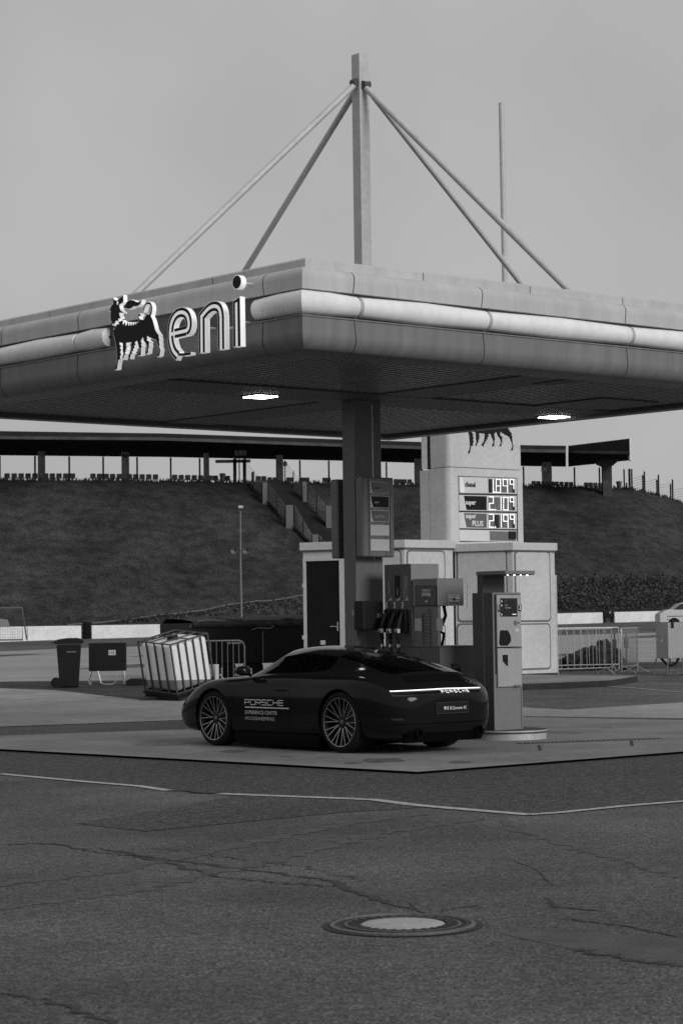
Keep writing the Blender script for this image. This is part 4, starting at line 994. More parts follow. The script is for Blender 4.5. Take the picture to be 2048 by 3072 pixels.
# mirror
for sg in (1, -1):
    mmb = MB(); 
    rs = []
    for k, (dx, s_) in enumerate([(-.06, .6), (-.03, .95), (.04, 1.), (.10, .8), (.13, .35)]):
        rs.append([(1.74+dx, sg*(.945+.095*s_*math.cos(t)), .945+.062*s_*math.sin(t)) for t in [2*math.pi*i/14 for i in range(14)]])
    mi = mmb.rings(rs, True, True).obj('mirror', M['paint'], car, smooth=50)
    MB().tube([(1.78, sg*.80, .88), (1.77, sg*.88, .925)], .02, 8).obj('mirror_arm', M['trim'], mi)
    if sg == 1: MB().box(1.675, 1.678, .865, .885, .905, .975).obj('mirror_highlight_strip', M['chrome'], mi)  # bright strip stands in for the highlight on the mirror edge
# lettering on the door
STK = {'P': [[(0,0),(0,1),(.95,1),(1,.93),(1,.5),(.95,.43),(.05,.43)]], 'O': [[(.06,0),(.94,0),(1,.07),(1,.93),(.94,1),(.06,1),(0,.93),(0,.07),(.06,0),(.2,0)]],
       'R': [[(0,0),(0,1),(.95,1),(1,.93),(1,.52),(.95,.45),(.05,.45)], [(.6,.45),(1,0)]], 'S': [[(1,1),(.06,1),(0,.93),(0,.58),(.06,.52),(.94,.5),(1,.43),(1,.07),(.94,0),(0,0)]],
       'C': [[(1,1),(.06,1),(0,.93),(0,.07),(.06,0),(1,0)]], 'H': [[(0,0),(0,1)],[(1,0),(1,1)],[(0,.5),(1,.5)]], 'E': [[(1,1),(0,1),(0,0),(1,0)],[(0,.52),(.95,.52)]]}
def wide(mb, s, u0, v0, wd, ht, th, f, gap=.28):
    n = len(s); cwid = wd/(n+gap*(n-1))
    for i, ch in enumerate(s):
        for j, st in enumerate(STK[ch]):
            stroke(mb, [(u0+i*cwid*(1+gap)+p[0]*cwid, v0+p[1]*ht) for p in st], th, .0004*j, .0004*j, f)
def sidef(off): return lambda u, v, d=0: on_side(-u, v, off+d)      # u runs towards the rear (left to right in view)
X0 = -1.80
mb = MB(); wide(mb, 'PORSCHE', X0, .530, .745, .060, .010, sidef(.004)); mb.obj('door_lettering', M['vinyl'], door)
mb = MB()
for i in range(12): a, b = X0+.85*i/12, X0+.85*(i+1)/12; mb.add([sidef(.004)(a, .490), sidef(.004)(b, .490), sidef(.004)(b, .504), sidef(.004)(a, .504)], [(0,1,2,3)])
mb.obj('door_line', M['vinyl'], door)
mb = MB(); text(mb, 'EXPERIENCE CENTER', .062, lambda u, v: sidef(.004)(u, v), X0, .415, width=.62); mb.obj('door_lettering', M['vinyl'], door)
mb = MB(); text(mb, 'HOCKENHEIMRING', .060, lambda u, v: sidef(.004)(u, v), X0, .342, width=.56); mb.obj('door_lettering', M['label'], door)
MB().box(.99, 1.2, .872, .885, .70, .722).obj('handle', M['paint'], door, bevel=.004)
# shut lines
mb = MB()
for xx, za, zb_ in ((.95, .22, .90), (2.04, .25, .86)):
    for i in range(10):
        a, b = za+(zb_-za)*i/10, za+(zb_-za)*(i+1)/10; bx = lambda z: xx+(.10*((z-.5)**2)*-1 if xx < 1 else .0)
        mb.add([on_side(bx(a)-.003, a, .001), on_side(bx(a)+.003, a, .001), on_side(bx(b)+.003, b, .001), on_side(bx(b)-.003, b, .001)], [(0,1,2,3)])
mb.obj('shut_line', M['trim'], car)
# rear: full width light strip, lettering, plate, grille, exhausts
def band(f, ys, z0, z1, off): 
    mb = MB(); mb.rings([[f(y, z0, off) for y in ys], [f(y, z1, off) for y in ys]], False); return mb
ys = [-.60+1.39*i/40 for i in range(41)]
def zc(y): return 0
lens = MB().rings([[on_rear(y, .680-.02*abs(y), .003) for y in ys], [on_rear(y, .745-.02*abs(y), .003) for y in ys]], False).obj('tail_light_band', M['reflector'], car, smooth=50)
MB().rings([[on_rear(y, .726-.012*abs(y), .009) for y in ys], [on_rear(y, .737-.012*abs(y), .009) for y in ys]], False).obj('light_strip', M['lightbar'], lens, smooth=50)
mb = MB(); wide(mb, 'PORSCHE', -.14, .684, .46, .024, .0075, lambda u, v, d=0: on_rear(-u, v, .016+d), gap=.9); mb.obj('rear_lettering', M['signlit'], lens)  # letters given a faint glow of their own to stand out
pl = MB().prism(rrect(-.27, .27, .455, .585, .012), lambda y, z: on_rear(y, .52, .014)+Vector((0, 0, z-.52)) if True else 0, lambda y, z: on_rear(y, .52, .002)+Vector((0, 0, z-.52))).obj('number_plate', M['blackface'], car)
mb = MB()
for a in ((-.268, .268, .456, .460), (-.268, .268, .580, .584)):
    mb.rings([[on_rear(y, .52, .016)+Vector((0, 0, zz-.52)) for y in [a[0]+(a[1]-a[0])*i/8 for i in range(9)]] for zz in (a[2], a[3])], False)
for yy in (-.268, .265): mb.rings([[on_rear(y, .52, .016)+Vector((0, 0, zz-.52)) for y in (yy, yy+.004)] for zz in (.456, .584)], False)
mb.obj('plate_frame', M['cabinet'], pl)
mb = MB(); text(mb, '911', .052, lambda u, v: on_rear(-u, .52, .017)+Vector((0, 0, v-.52)), -.15, .50, width=.12, off=.002)
text(mb, 'Carrera 4S', .050, lambda u, v: on_rear(-u, .52, .017)+Vector((0, 0, v-.52))+Vector((0, -(v-.5)*.25, 0)), -.02, .50, width=.24, off=.0006); mb.obj('plate_lettering', M['vinyl'], pl)
mb = MB()
for k in range(14):
    y0 = -.46+k*.068; mb.rings([[on_top(x, y0, .004), on_top(x, y0+.05, .004)] for x in (-.63, -.70, -.77)], False)
mb.obj('grille_slats', M['trim'], car)
for y in (.50, -.50):
    MB().lathe([(.055, .02), (.055, -.07), (.045, -.07), (.045, .03)], (-.90, y, .245), (1, 0, 0), 24).obj('exhaust', M['trim'], car, smooth=40)
MB().rings([[on_rear(y, .365, .002) for y in ys], [on_rear(y, .355, .008) for y in ys], [on_rear(y, .345, .002) for y in ys]], False).obj('bumper_edge', M['trim'], car)
MB().rings([[(-.86, y, .13), (-.93, y, .22), (-.8, y, .28), (-.78, y, .13)] for y in (-.62, .62)], True, True).obj('diffuser', M['trim'], car)
for sg in (1, -1):
    MB().rings([[on_rear(sg*y, .395, .004) for y in (.70, .76, .80)], [on_rear(sg*y, .42, .004) for y in (.70, .76, .80)]], False).obj('rear_reflector', M['reflector'], car)
    hl = [(3.02+.13*math.cos(t), sg*(.655+.075*math.sin(t))) for t in [2*math.pi*i/20 for i in range(20)]]
    MB().face([(a, b) for a, b in hl], lambda a, b: on_top(a, b, .006)).obj('headlight', M['chrome'], car)

# ================================================================ TANK, BINS, BOX ON THE LEFT
v_ = Vector((-.115, -.20, .97)).normalized(); e1 = Vector((.71, .65, .27)); e1 = (e1-v_*e1.dot(v_)).normalized(); e2 = v_.cross(e1).normalized()
o3 = W(532, 2083, 41.2)
r = thing('liquid_tank', 'tilted white plastic liquid tank in a dark tube cage on a black pallet', 'tank', (o3.x, o3.y, o3.z))
def IT(a, b, c_): return o3+e1*a+e2*b+v_*c_
W1, W2, HH = .94, 1.0, .98
def ibox(mb, a0, a1, b0, b1, c0, c1):
    vs = [IT(*p) for p in ((a0,b0,c0),(a1,b0,c0),(a1,b1,c0),(a0,b1,c0),(a0,b0,c1),(a1,b0,c1),(a1,b1,c1),(a0,b1,c1))]
    return mb.add(vs, [(0,3,2,1),(4,5,6,7),(0,1,5,4),(1,2,6,5),(2,3,7,6),(3,0,4,7)])
full_t = bmesh.new(); mbt = ibox(MB(), .018, W1-.018, .018, W2-.018, .03, HH-.04)
lvl = W(560, 2041, 41.2).z
for nm2, mm, keep in (('bottle', 'ibc', 1), ('liquid', 'liquid', -1)):
    b = bmesh.new(); vs = [b.verts.new(p) for p in mbt.v]
    for f in mbt.f: b.faces.new([vs[i] for i in f])
    bmesh.ops.bevel(b, geom=b.edges[:], offset=.07, segments=3, affect='EDGES', profile=.5)
    gm = b.verts[:]+b.edges[:]+b.faces[:]
    bmesh.ops.bisect_plane(b, geom=gm, plane_co=(0, 0, lvl), plane_no=(0, 0, 1), clear_inner=keep > 0, clear_outer=keep < 0)
    x = MB(); b.verts.index_update(); x.add([v.co.copy() for v in b.verts], [tuple(v.index for v in f.verts) for f in b.faces]); b.free()
    x.obj(nm2, M[mm], r, True, smooth=50)
cg = MB(); n_ = 6
for i in range(n_):
    a = W1*i/(n_-1); cg.tube([IT(a, 0, 0), IT(a, 0, HH)], .02, 6); cg.tube([IT(a, W2, 0), IT(a, W2, HH)], .02, 6)
for i in range(5):
    b = W2*i/4; cg.tube([IT(0, b, 0), IT(0, b, HH)], .02, 6); cg.tube([IT(W1, b, 0), IT(W1, b, HH)], .02, 6)
for c_ in (.0, HH):
    cg.tube([IT(0,0,c_), IT(W1,0,c_)], .016, 6); cg.tube([IT(W1,0,c_), IT(W1,W2,c_)], .016, 6); cg.tube([IT(W1,W2,c_), IT(0,W2,c_)], .016, 6); cg.tube([IT(0,W2,c_), IT(0,0,c_)], .016, 6)
for k in (.33, .66): cg.tube([IT(0, W2*k, HH), IT(W1, W2*k, HH)], .014, 6)
cg.tube([IT(W1*.5, 0, HH), IT(W1*.5, W2, HH)], .014, 6)
cg.obj('cage', M['cabinet'], r, True)
MB().lathe([(0, .05), (.10, .05), (.11, 0), (.11, -.03)], IT(W1*.5, W2*.5, HH-.01), v_, 20).obj('filler_cap', M['black'], r, True, smooth=40)
pal = MB(); ibox(pal, -.03, W1+.03, -.03, W2+.03, -.05, -.012)
for a in (0, W1/2-.05, W1-.1): ibox(pal, a, a+.1, -.02, W2+.02, -.14, -.05)
pal.obj('pallet', M['black'], r, True)
q = o3; t = tag(MB().box(-.02, 1.2, .15, 1.1, .0, .24).obj('support_block', M['plinth'], None, bevel=.02), 'dark block under the raised end of the tilted tank', 'block'); t.location = (q.x+.15, q.y+.2, .03); t.rotation_euler = (0, 0, .7)
q = G(498, 2101); t = tag(MB().box(-.75, .15, -.10, .9, .0, .10).obj('support_slab', M['plinth'], None, bevel=.02), 'low dark slab beneath the near edge of the tilted tank', 'slab'); t.location = (q.x+.25, q.y, .05); t.rotation_euler = (0, 0, .1)

q = G(207, 2063); r = thing('wheelie_bin', 'tall black wheelie bin standing left of the E 15 box', 'bin', (q.x, q.y, q.z), .12)
sb = 6400/q.y
mb = MB().loft([(-.21, -.25, .02), (.22, -.25, .02), (.22, .22, .02), (-.21, .22, .02)], [(-.275, -.30, .98), (.285, -.30, .98), (.285, .30, .98), (-.275, .30, .98)]); mb.obj('bin_body', M['black'], r, bevel=.02)
MB().prism([(-.30, 1.0), (-.34, 1.05), (-.26, 1.10), (-.05, 1.13), (.2, 1.13), (.33, 1.10), (.34, 1.02), (.30, 1.0)], lambda x, z: (x, -.34, z), lambda x, z: (x, .34, z)).obj('bin_lid', M['black'], r, bevel=.02)
for y in (-.27, .27): MB().lathe([(.0, -.03), (.06, -.03), (.11, -.025), (.11, .025), (.06, .03), (0, .03)], (-.30, y, .12), (0, 1, 0), 20).obj('bin_wheel', M['rubber'], r, smooth=40)
MB().box(-.05, .17, -.315, -.305, .80, .835).obj('bin_label', M['mid_sign'], r)
MB().tube([(-.33, -.2, 1.03), (-.38, -.2, 1.02), (-.38, .2, 1.02), (-.33, .2, 1.03)], .015, 6).obj('bin_handle', M['black'], r)

def sled_box(name, label, cat, q, rz, w, dpt, z0, h, m, group=None):
    r = thing(name, label, cat, (q.x, q.y, q.z), rz)
    MB().box(-w/2, w/2, 0, dpt, z0, z0+h).obj('housing', M[m], r, bevel=.015)
    for x in (-w/2+.04, w/2-.04):
        MB().tube([(x, .02, z0), (x-.05 if x < 0 else x+.02, -.01, z0*.35), (x-.02, .0, .02), (x-.02, dpt, .02), (x-.05, dpt, z0*.4), (x, dpt-.03, z0)], .016, 6).obj('leg', M['galv'], r, smooth=50)
    return r
q = G(322, 2056); r = sled_box('power_distribution_box', 'low black box marked E 15 on bent tube legs between bin and tilted tank', 'power box', q, .05, .86, .45, .33, .66, 'black')
MB().tube([(-.22, .0, .33), (-.15, -.02, .06), (-.08, -.03, .02), (.12, -.03, .02), (.2, -.02, .08), (.24, .0, .33)], .016, 6).obj('leg', M['galv'], r, smooth=50)
pt = MB().box(.03, .20, -.012, -.001, .70, .82).obj('number_plate', M['label'], r); pt['label'] = 'white plate reading E 15'
mb = MB(); text(mb, 'E', .085, lambda u, v: (u, -.014, v), .045, .728, xs=.8); text(mb, '15', .095, lambda u, v: (u, -.014, v), .105, .728, xs=.85, off=.002); mb.obj('lettering', M['ink'], pt)
q = G(405, 2058); t = tag(MB().prism([(-.2, 0), (-.2, .13), (-.1, .17), (.35, .15), (.35, 0)], lambda x, z: (x, 0, z), lambda x, z: (x, .5, z)).obj('low_crate', M['black'], None, bevel=.02), 'low black crate on the ground between the E 15 box and the tilted tank', 'crate'); t.location = (q.x, q.y, q.z)

def barrier(name, label, p, q, z0, H, n, feet=True, rnd=.1, group=None, lean=0):
    d = (q-p); L = d.length; rz = math.atan2(d.y, d.x); r = thing(name, label, 'barrier', (p.x, p.y, z0), rz, group)
    a = .06; fr_ = [(0, 0, .05), (0, 0, H-rnd), (rnd*.3, 0, H-rnd*.3), (rnd, 0, H), (L-rnd, 0, H), (L-rnd*.3, 0, H-rnd*.3), (L, 0, H-rnd), (L, 0, .05)]
    MB().tube(fr_, .019, 8).tube([(0, 0, .18), (L, 0, .18)], .017, 6).obj('frame', M['galv_dark'] if 'rounded' in label else M['galv'], r, smooth=50)
    b = MB()
    for i in range(1, n): b.tube([(L*i/n, 0, .18), (L*i/n, 0, H)], .008, 5)
    b.obj('bars', M['column'] if 'rounded' in label else M['galv'], r)
    if feet:
        for x in (.25, L-.2):
            MB().tube([(x, -.32, .01), (x+.02, -.04, .16), (x+.02, .04, .16), (x, .32, .01)], .016, 6).obj('foot', M['galv'], r)
    return r
def g2(px, Y): p = GW(px, Y); return p, g(p.x, p.y)
p, z = g2(545, 46.5); q_, _ = g2(730, 46.9)
b = barrier('crowd_barrier', 'tubular metal crowd barrier with rounded corner behind the tilted tank', p, q_, z, 1.06, 11, True, .12)
MB().box(.72, .80, -.02, .02, .12, .55).obj('reflective_strip', M['label'], b)

# covered trailer
p, z = g2(575, 52.5); q_, _ = g2(915, 54.0); d = q_-p; Lt = d.length; rz = math.atan2(d.y, d.x)
r = thing('covered_trailer', 'long black covered trailer with crumpled tarpaulin behind the crowd barrier', 'trailer', (p.x, p.y, z), rz)
MB().box(.0, Lt+.6, 0, 2.0, .38, 1.40).obj('trailer_body', M['black'], r, bevel=.02)
rs = []
for i in range(40):
    x = -.0+(Lt+.6)*i/39; h = 1.44+.05*noise.noise(Vector((x*1.7, 2, 0)))+.04*noise.noise(Vector((x*6, 5, 0))); h += .04*(x/Lt)
    if .9 < x < 1.4: h += .03
    rs.append([(x, -.04, 1.30), (x, -.05, 1.36+.03*noise.noise(Vector((x*4, 9, 0)))), (x, .0, h), (x, .6, h+.06+.05*noise.noise(Vector((x*3, 1, 1)))), (x, 1.6, h+.08), (x, 2.02, 1.3)])
MB().rings(rs, False).obj('tarpaulin', M['rag'], r)
MB().tube([(-.05, .05, 1.30), (.1, .02, 1.43), (.35, .0, 1.47), (.9, 0, 1.44)], .02, 6).obj('cover_edge', M['column'], r, smooth=50)
mb = MB(); text(mb, 'RETTERBECK', .065, lambda u, v: (u, -.012, v), .95, .87, width=.40, off=.001); mb.obj('lettering', M['white'], r)
for x in (.95, 1.7, 2.6): MB().lathe([(0, -.1), (.16, -.1), (.25, -.08), (.25, .08), (.16, .1), (0, .1)], (x, .12, .25), (0, 1, 0), 24).obj('wheel', M['rubber'], r, smooth=40)
MB().box(.1, .5, .1, .3, .05, .40).obj('support_leg', M['black'], r)
MB().tube([(1.9, -.05, .40), (1.9, -.05, 1.18)], .012, 6).tube([(1.6, -.06, 1.22), (1.75, -.08, 1.26), (2.1, -.08, 1.24), (2.2, -.06, 1.30)], .012, 6).obj('locking_bar', M['panel_low'], r)
p, z = g2(662, 50.5); t = thing('jockey_wheel', 'small pale wheel support standing under the trailer edge', 'wheel support', (p.x, p.y, z)); MB().tube([(0, 0, .02), (0, 0, .36)], .02, 6).obj('tube', M['label'], t); MB().tube([(.1, 0, .02), (-.05, 0, .2)], .015, 6).obj('brace', M['label'], t)

# ================================================================ RIGHT SIDE: BARRIERS, HEAP, CABINET, WHITE CAR
p, z = g2(1600, 51.0); q_, _ = g2(1829, 52.5)
barrier('crowd_barrier', 'long tubular crowd barrier in front of the dark heap, right of the kiosk', p, q_, z, 1.13, 12, True, .03)
p, z = g2(1605, 54.0); q_, _ = g2(1850, 54.6)
barrier('crowd_barrier', 'second crowd barrier standing just behind the long one, nearer the dark heap', p, q_, z, 1.12, 11, True, .03)
p, z = g2(1858, 52.3); q_, _ = g2(1906, 53.9)
barrier('crowd_barrier', 'short looking crowd barrier seen nearly edge-on between heap and grey cabinet', p, q_, z, 1.12, 13, True, .02)
def blob(mb, c_, r_, seed, n=2, sq=(1, 1, 1)):
    b = bmesh.new(); bmesh.ops.create_icosphere(b, subdivisions=3, radius=1); vs = []
    for v in b.verts:
        k = 1+.35*noise.noise(v.co*1.6+Vector((seed, 0, 0)))+.15*noise.noise(v.co*5+Vector((0, seed, 0))); vs.append(Vector((v.co.x*sq[0], v.co.y*sq[1], v.co.z*sq[2]))*k*r_+Vector(c_))
    b.verts.index_update(); mb.add(vs, [tuple(x.index for x in f.verts) for f in b.faces]); b.free(); return mb
p, z = g2(1760, 56.0)
mb = MB()
for i, (x, zz, rr) in enumerate([(-.45, .2, .22), (-.25, .22, .28), (.0, .25, .32), (.25, .3, .34), (.42, .52, .26), (.62, .3, .3), (.75, .15, .22), (-.6, .15, .18)]): blob(mb, (x, .1*(i % 3), zz), rr, i*3.1)
t = tag(mb.obj('rubbish_heap', M['rag'], None), 'dark lumpy heap of bags behind the crowd barriers', 'heap'); t.location = (p.x, p.y, z)
p, z = g2(1702, 55.0); t = tag(MB().tube([(0, 0, .02), (.2, 0, .25), (.33, 0, .42)], .05, 6).box(.33, .40, -.05, .05, .0, .46).box(.5, .60, -.05, .05, 0, .45).obj('bent_frame', M['black'], None), 'small black bent frame at the left foot of the dark heap', 'frame'); t.location = (p.x, p.y, z)
for px, h_, lb in ((1838, .95, 'slim dark post left of the edge-on barrier'), (1873, .98, 'slim dark post inside the edge-on barrier')):
    p, z = g2(px, 55.2); t = thing('delineator_post', lb, 'post', (p.x, p.y, z)); MB().tube([(0, 0, 0), (0, 0, h_)], .02, 6).obj('shaft', M['cabinet'], t); MB().box(-.05, .05, -.04, .04, h_-.4, h_-.15).obj('head', M['cabinet'], t, bevel=.01); MB().lathe([(.16, 0), (.15, .06), (.03, .1)], (0, 0, 0), (0, 0, 1), 14).obj('foot', M['black'], t)
p, z = g2(1962, 51.5)
r = thing('electrical_cabinet', 'grey metal electrical cabinet on sled legs at the right edge', 'cabinet', (p.x, p.y, z), -.38)
p2 = GW(1999, 51.1)
dl = p2-p; Ldl = dl.length; r.rotation_euler = (0, 0, math.atan2(dl.y, dl.x)); r.matrix_basis = Matrix.Translation((p.x, p.y, z)) @ Matrix.Rotation(math.atan2(dl.y, dl.x), 4, 'Z')
mb = MB(); z0, z1 = .40, 1.26
pA = Vector((p.x, p.y)); pB = Vector((p2.x, p2.y)); pC = GW(2100, 52.2); pD = pA+(pC-pB)
MB().prism([tuple(a) for a in (pA, pB, pC, pD)], lambda x, y: (x, y, z+z0), lambda x, y: (x, y, z+z1)).obj('housing', M['greybox'], r, True, bevel=.015)
MB().prism([tuple(a) for a in (pA, pB, pC, pD)], lambda x, y: (x, y, z+z1), lambda x, y: (x, y, z+z1+.012)).obj('lid_edge', M['panel_low'], r, True)
dd = (pC-pB).normalized(); nn = Vector((dd.y, -dd.x))
def EF(k): return lambda u, v: (pB.x+dd.x*u+nn.x*k, pB.y+dd.y*u+nn.y*k, v)
def er(x0, y0, x1, y1, k, name, m):
    u0, zz1 = PL(x0, y0, pB, dd); u1, zz0 = PL(x1, y1, pB, dd); return MB().prism([(u0, zz0), (u1, zz0), (u1, zz1), (u0, zz1)], EF(0), EF(k)).obj(name, M[m], r, True)
er(2011, 1862, 2020, 1885, .006, 'dark_slot', 'black'); er(2000, 1848, 2070, 1850, .008, 'door_seam', 'column'); er(2000, 1856, 2002, 1862, .01, 'hinge', 'column'); er(2000, 1936, 2002, 1942, .01, 'hinge', 'column')
pm2 = (pA+pB)/2; MB().lathe([(0, .04), (.04, .04), (.04, 0)], (pm2.x, pm2.y, z+.83), (nn.x-dd.x, nn.y-dd.y, 0), 12).obj('latch', M['galv'], r, True)
for a, b in ((pA, pD), (pB, pC)):
    dv = (b-a).normalized()
    MB().tube([(a.x-.08, a.y-.05, z+.02), (a.x, a.y, z+z0)], .018, 6).tube([(a.x-.08, a.y-.05, z+.02), (b.x, b.y, z+.02)], .016, 6).tube([((a+dv*.55).x, (a+dv*.55).y, z+.02), ((a+dv*.6).x, (a+dv*.6).y, z+z0)], .018, 6).tube([((a+dv*.85).x, (a+dv*.85).y, z+.02), ((a+dv*.9).x, (a+dv*.9).y, z+z0)], .018, 6).obj('leg', M['galv_dark'], r, True, smooth=50)
a = pA+(pB-pA)*.4; b = pB+dd*.45; MB().tube([(a.x, a.y, z+z0), ((a.x*.7+b.x*.3), (a.y*.7+b.y*.3), z+.26), ((a.x*.45+b.x*.55), (a.y*.45+b.y*.55), z+.22), (a.x*.15+b.x*.85, a.y*.15+b.y*.85, z+.30), (b.x, b.y, z+z0)], .03, 8).obj('cable', M['rubber'], r, True, smooth=60)

# white car beyond the right wall
p = GW(1975, 112); zc_ = g(p.x, p.y)
r = thing('white_car', 'white car showing its bonnet and roof above the cabinet at the right edge', 'car', (p.x, p.y, zc_), 0)
k_ = 112/6400
prof = [(0, .2), (0, W(1975, 1843, 112).z-zc_), (.25, W(1985, 1834, 112).z-zc_), (.5, W(2003, 1829, 112).z-zc_), (.75, W(2010, 1828, 112).z-zc_), (1.1, W(2026, 1811, 112).z-zc_), (1.35, W(2040, 1808, 112).z-zc_), (3.0, W(2048, 1808, 112).z-zc_), (3.9, 1.0), (4.2, .9), (4.3, .3)]
MB().prism(prof, lambda x, z: (x, 0, z), lambda x, z: (x, 1.75, z)).obj('body', M['carwhite'], r, bevel=.06)
zw = W(2020, 1829, 112).z-zc_; zr = W(2040, 1810.5, 112).z-zc_
MB().face([(.72, zw), (1.12, zr-.02), (3.0, zr), (3.6, zw)], lambda x, z: (x, -.012, z)).obj('side_window', M['glass'], r)
for x in (.75, 3.4): MB().lathe([(0, .1), (.2, .1), (.32, .08), (.32, -.08), (0, -.1)], (x, .06, .30), (0, 1, 0), 24).obj('wheel', M['rubber'], r, smooth=40)

# ================================================================ WALL, BANK AND STAND BEHIND
def lerpt(tb, x):
    if x <= tb[0][0]: a, b = tb[0], tb[1]
    elif x >= tb[-1][0]: a, b = tb[-2], tb[-1]
    else:
        for a, b in zip(tb, tb[1:]):
            if a[0] <= x <= b[0]: break
    return a[1]+(b[1]-a[1])*(x-a[0])/(b[0]-a[0])
wallZ = lambda px: 128.8+.0068*px
def wallseg(px0, px1, label):
    A_, B_ = GW(px0, wallZ(px0)), GW(px1, wallZ(px1)); d = (B_-A_).normalized(); nn = Vector((-d.y, d.x))*.45
    za, zb2 = g(A_.x, A_.y), g(B_.x, B_.y); ha = W(px0, lerpt([(0, 1881), (560, 1872), (1024, 1858), (1750, 1838.5), (2048, 1832)], px0), wallZ(px0)).z; hb = W(px1, lerpt([(0, 1881), (560, 1872), (1024, 1858), (1750, 1838.5), (2048, 1832)], px1), wallZ(px1)).z
    t = thing('track_wall', label, 'wall', (A_.x, A_.y, za))
    lo = [(A_.x, A_.y, za-.1), (B_.x, B_.y, zb2-.1), (B_.x+nn.x, B_.y+nn.y, zb2-.1), (A_.x+nn.x, A_.y+nn.y, za-.1)]; k = .08
    hi = [(A_.x+nn.x*k, A_.y+nn.y*k, ha), (B_.x+nn.x*k, B_.y+nn.y*k, hb), (B_.x+nn.x*.9, B_.y+nn.y*.9, hb), (A_.x+nn.x*.9, A_.y+nn.y*.9, ha)]
    MB().loft([Vector(p) for p in lo], [Vector(p) for p in hi]).obj('wall_block', M['wall'], t, True, bevel=.03)
    mb = MB(); L = (B_-A_).length; n = max(1, int(L/3.2))
    for i in range(1, n):
        p = A_+d*(L*i/n); z0 = g(p.x, p.y); zt = ha+(hb-ha)*i/n
        mb.add([(p.x-nn.x*.02, p.y-nn.y*.02, z0), (p.x+d.x*.04-nn.x*.02, p.y+d.y*.04-nn.y*.02, z0), (p.x+d.x*.04+nn.x*.06, p.y+d.y*.04+nn.y*.06, zt-.02), (p.x+nn.x*.06, p.y+nn.y*.06, zt-.02)], [(0, 1, 2, 3)])
    if mb.v: mb.obj('joint', M['column'], t, True)
wallseg(-2600, 243, 'white concrete track wall left of the first dark gap, behind the wheelie bin')
wallseg(274, 528, 'white concrete track wall between the two dark gaps, above the E 15 box')
wallseg(563, 1280, 'white concrete track wall running behind the black trailer and the kiosk')
wallseg(1665, 1805, 'short white concrete track wall just right of the kiosk')
wallseg(1840, 2500, 'white concrete track wall behind the grey electrical cabinet')
for px0, px1, yt, lb in ((246, 273, 1866, 'dark stack filling the left gap in the white wall'), (531, 560, 1864, 'dark stack filling the wall gap behind the tilted tank')):
    p = GW(px0, wallZ(px0)+.3); q = GW(px1, wallZ(px1)+.3); z = g(p.x, p.y); zt = W(px0, yt, wallZ(px0)).z
    t = thing('tyre_stack', lb, 'tyre stack', (p.x, p.y, z))
    wd = (q-p).length; n = 4
    for k in range(n):
        h = (zt-z)/n; MB().lathe([(wd*.30, h*.0), (wd*.5, h*.1), (wd*.53, h*.5), (wd*.5, h*.9), (wd*.30, h*.98)], ((p.x+q.x)/2, (p.y+q.y)/2+.2, z+h*k), (0, 0, 1), 18).obj('tyre', M['rubber'], t, True, smooth=50)
p = GW(1807, wallZ(1807)+.2); z = g(p.x, p.y); t = thing('dark_wall_box', 'black box with a small pale mark in the right gap of the white wall', 'box', (p.x, p.y, z))
q = W(1840, 1836, wallZ(1840)); MB().box(0, q.x-p.x, 0, .5, .35, q.z-z).obj('housing', M['black'], t, bevel=.03); MB().box((q.x-p.x)*.55, (q.x-p.x)*.72, -.02, 0, .62, .74).obj('mark', M['panel'], t); MB().box(.05, .15, .1, .4, 0, .36).box(.5, .6, .1, .4, 0, .36).obj('leg', M['black'], t)
# bank
Zc = lambda px: 156+.0095*px
crest = [(-600, 1438), (0, 1441), (240, 1441), (500, 1444), (700, 1448), (1000, 1450), (1250, 1455), (1560, 1458), (1750, 1463), (1850, 1466), (1900, 1470), (1950, 1481), (2000, 1494), (2048, 1511), (2200, 1570), (2500, 1660), (4300, 1720)]
NT = 26
def bank_pt(px, t, jit=True):
    Zb = wallZ(px)+4.5; p0 = GW(px, Zb); zb_ = g(p0.x, p0.y); pc = W(px, lerpt(crest, px), Zc(px))
    k = t; h = k if k < .85 else .85+(k-.85)*(1-.35*(k-.85)/.15)
    h = h/(.85+.15*.65)
    p = Vector((p0.x+(pc.x-p0.x)*k, p0.y+(pc.y-p0.y)*k, zb_+(pc.z-zb_)*h))
    if jit: p.z += (.18*noise.noise(Vector((p.x*.25, p.y*.25, 0)))+.06*noise.noise(Vector((p.x*1.5, p.y*1.5, 3))))*min(1, (1-t)*6+.25)*min(1, t*8+.1)
    return p
pxs = [-3400+100*i for i in range(28)]+[-600+28*i for i in range(112)]+[2600+100*i for i in range(16)]
rs = [[bank_pt(px, i/NT) for px in pxs] for i in range(NT+1)]
rs.append([Vector((p.x*1.08, p.y+14, p.z-.05)) for p in rs[-1]]); rs.append([Vector((p.x*1.2, p.y+40, p.z-9)) for p in rs[-2]])
MB().rings(rs, False).obj('grass_bank', M['grass'], smooth=60, kind='structure')
def bank_t(px, py):
    lo, hi = 0, 1
    for _ in range(30):
        t = (lo+hi)/2; p = bank_pt(px, t, False); r_ = W(px, py, p.y)
        if p.z > r_.z: hi = t
        else: lo = t
    return lo
band = [(330, 1871), (560, 1840), (905, 1795), (1300, 1762), (1665, 1748), (2048, 1744), (2400, 1742)]
# path edge line on the slope
P_ = []
for i in range(60):
    px = 200+(1400-200)*i/59; py = lerpt([(200, 1880)]+band, px); P_.append(bank_pt(px, bank_t(px, py))+Vector((0, -.1, .12)))
tag(MB().tube(P_, .05, 5).obj('path_edging', M['column'], None), 'thin pale edging line climbing the foot of the grass bank', 'edging')
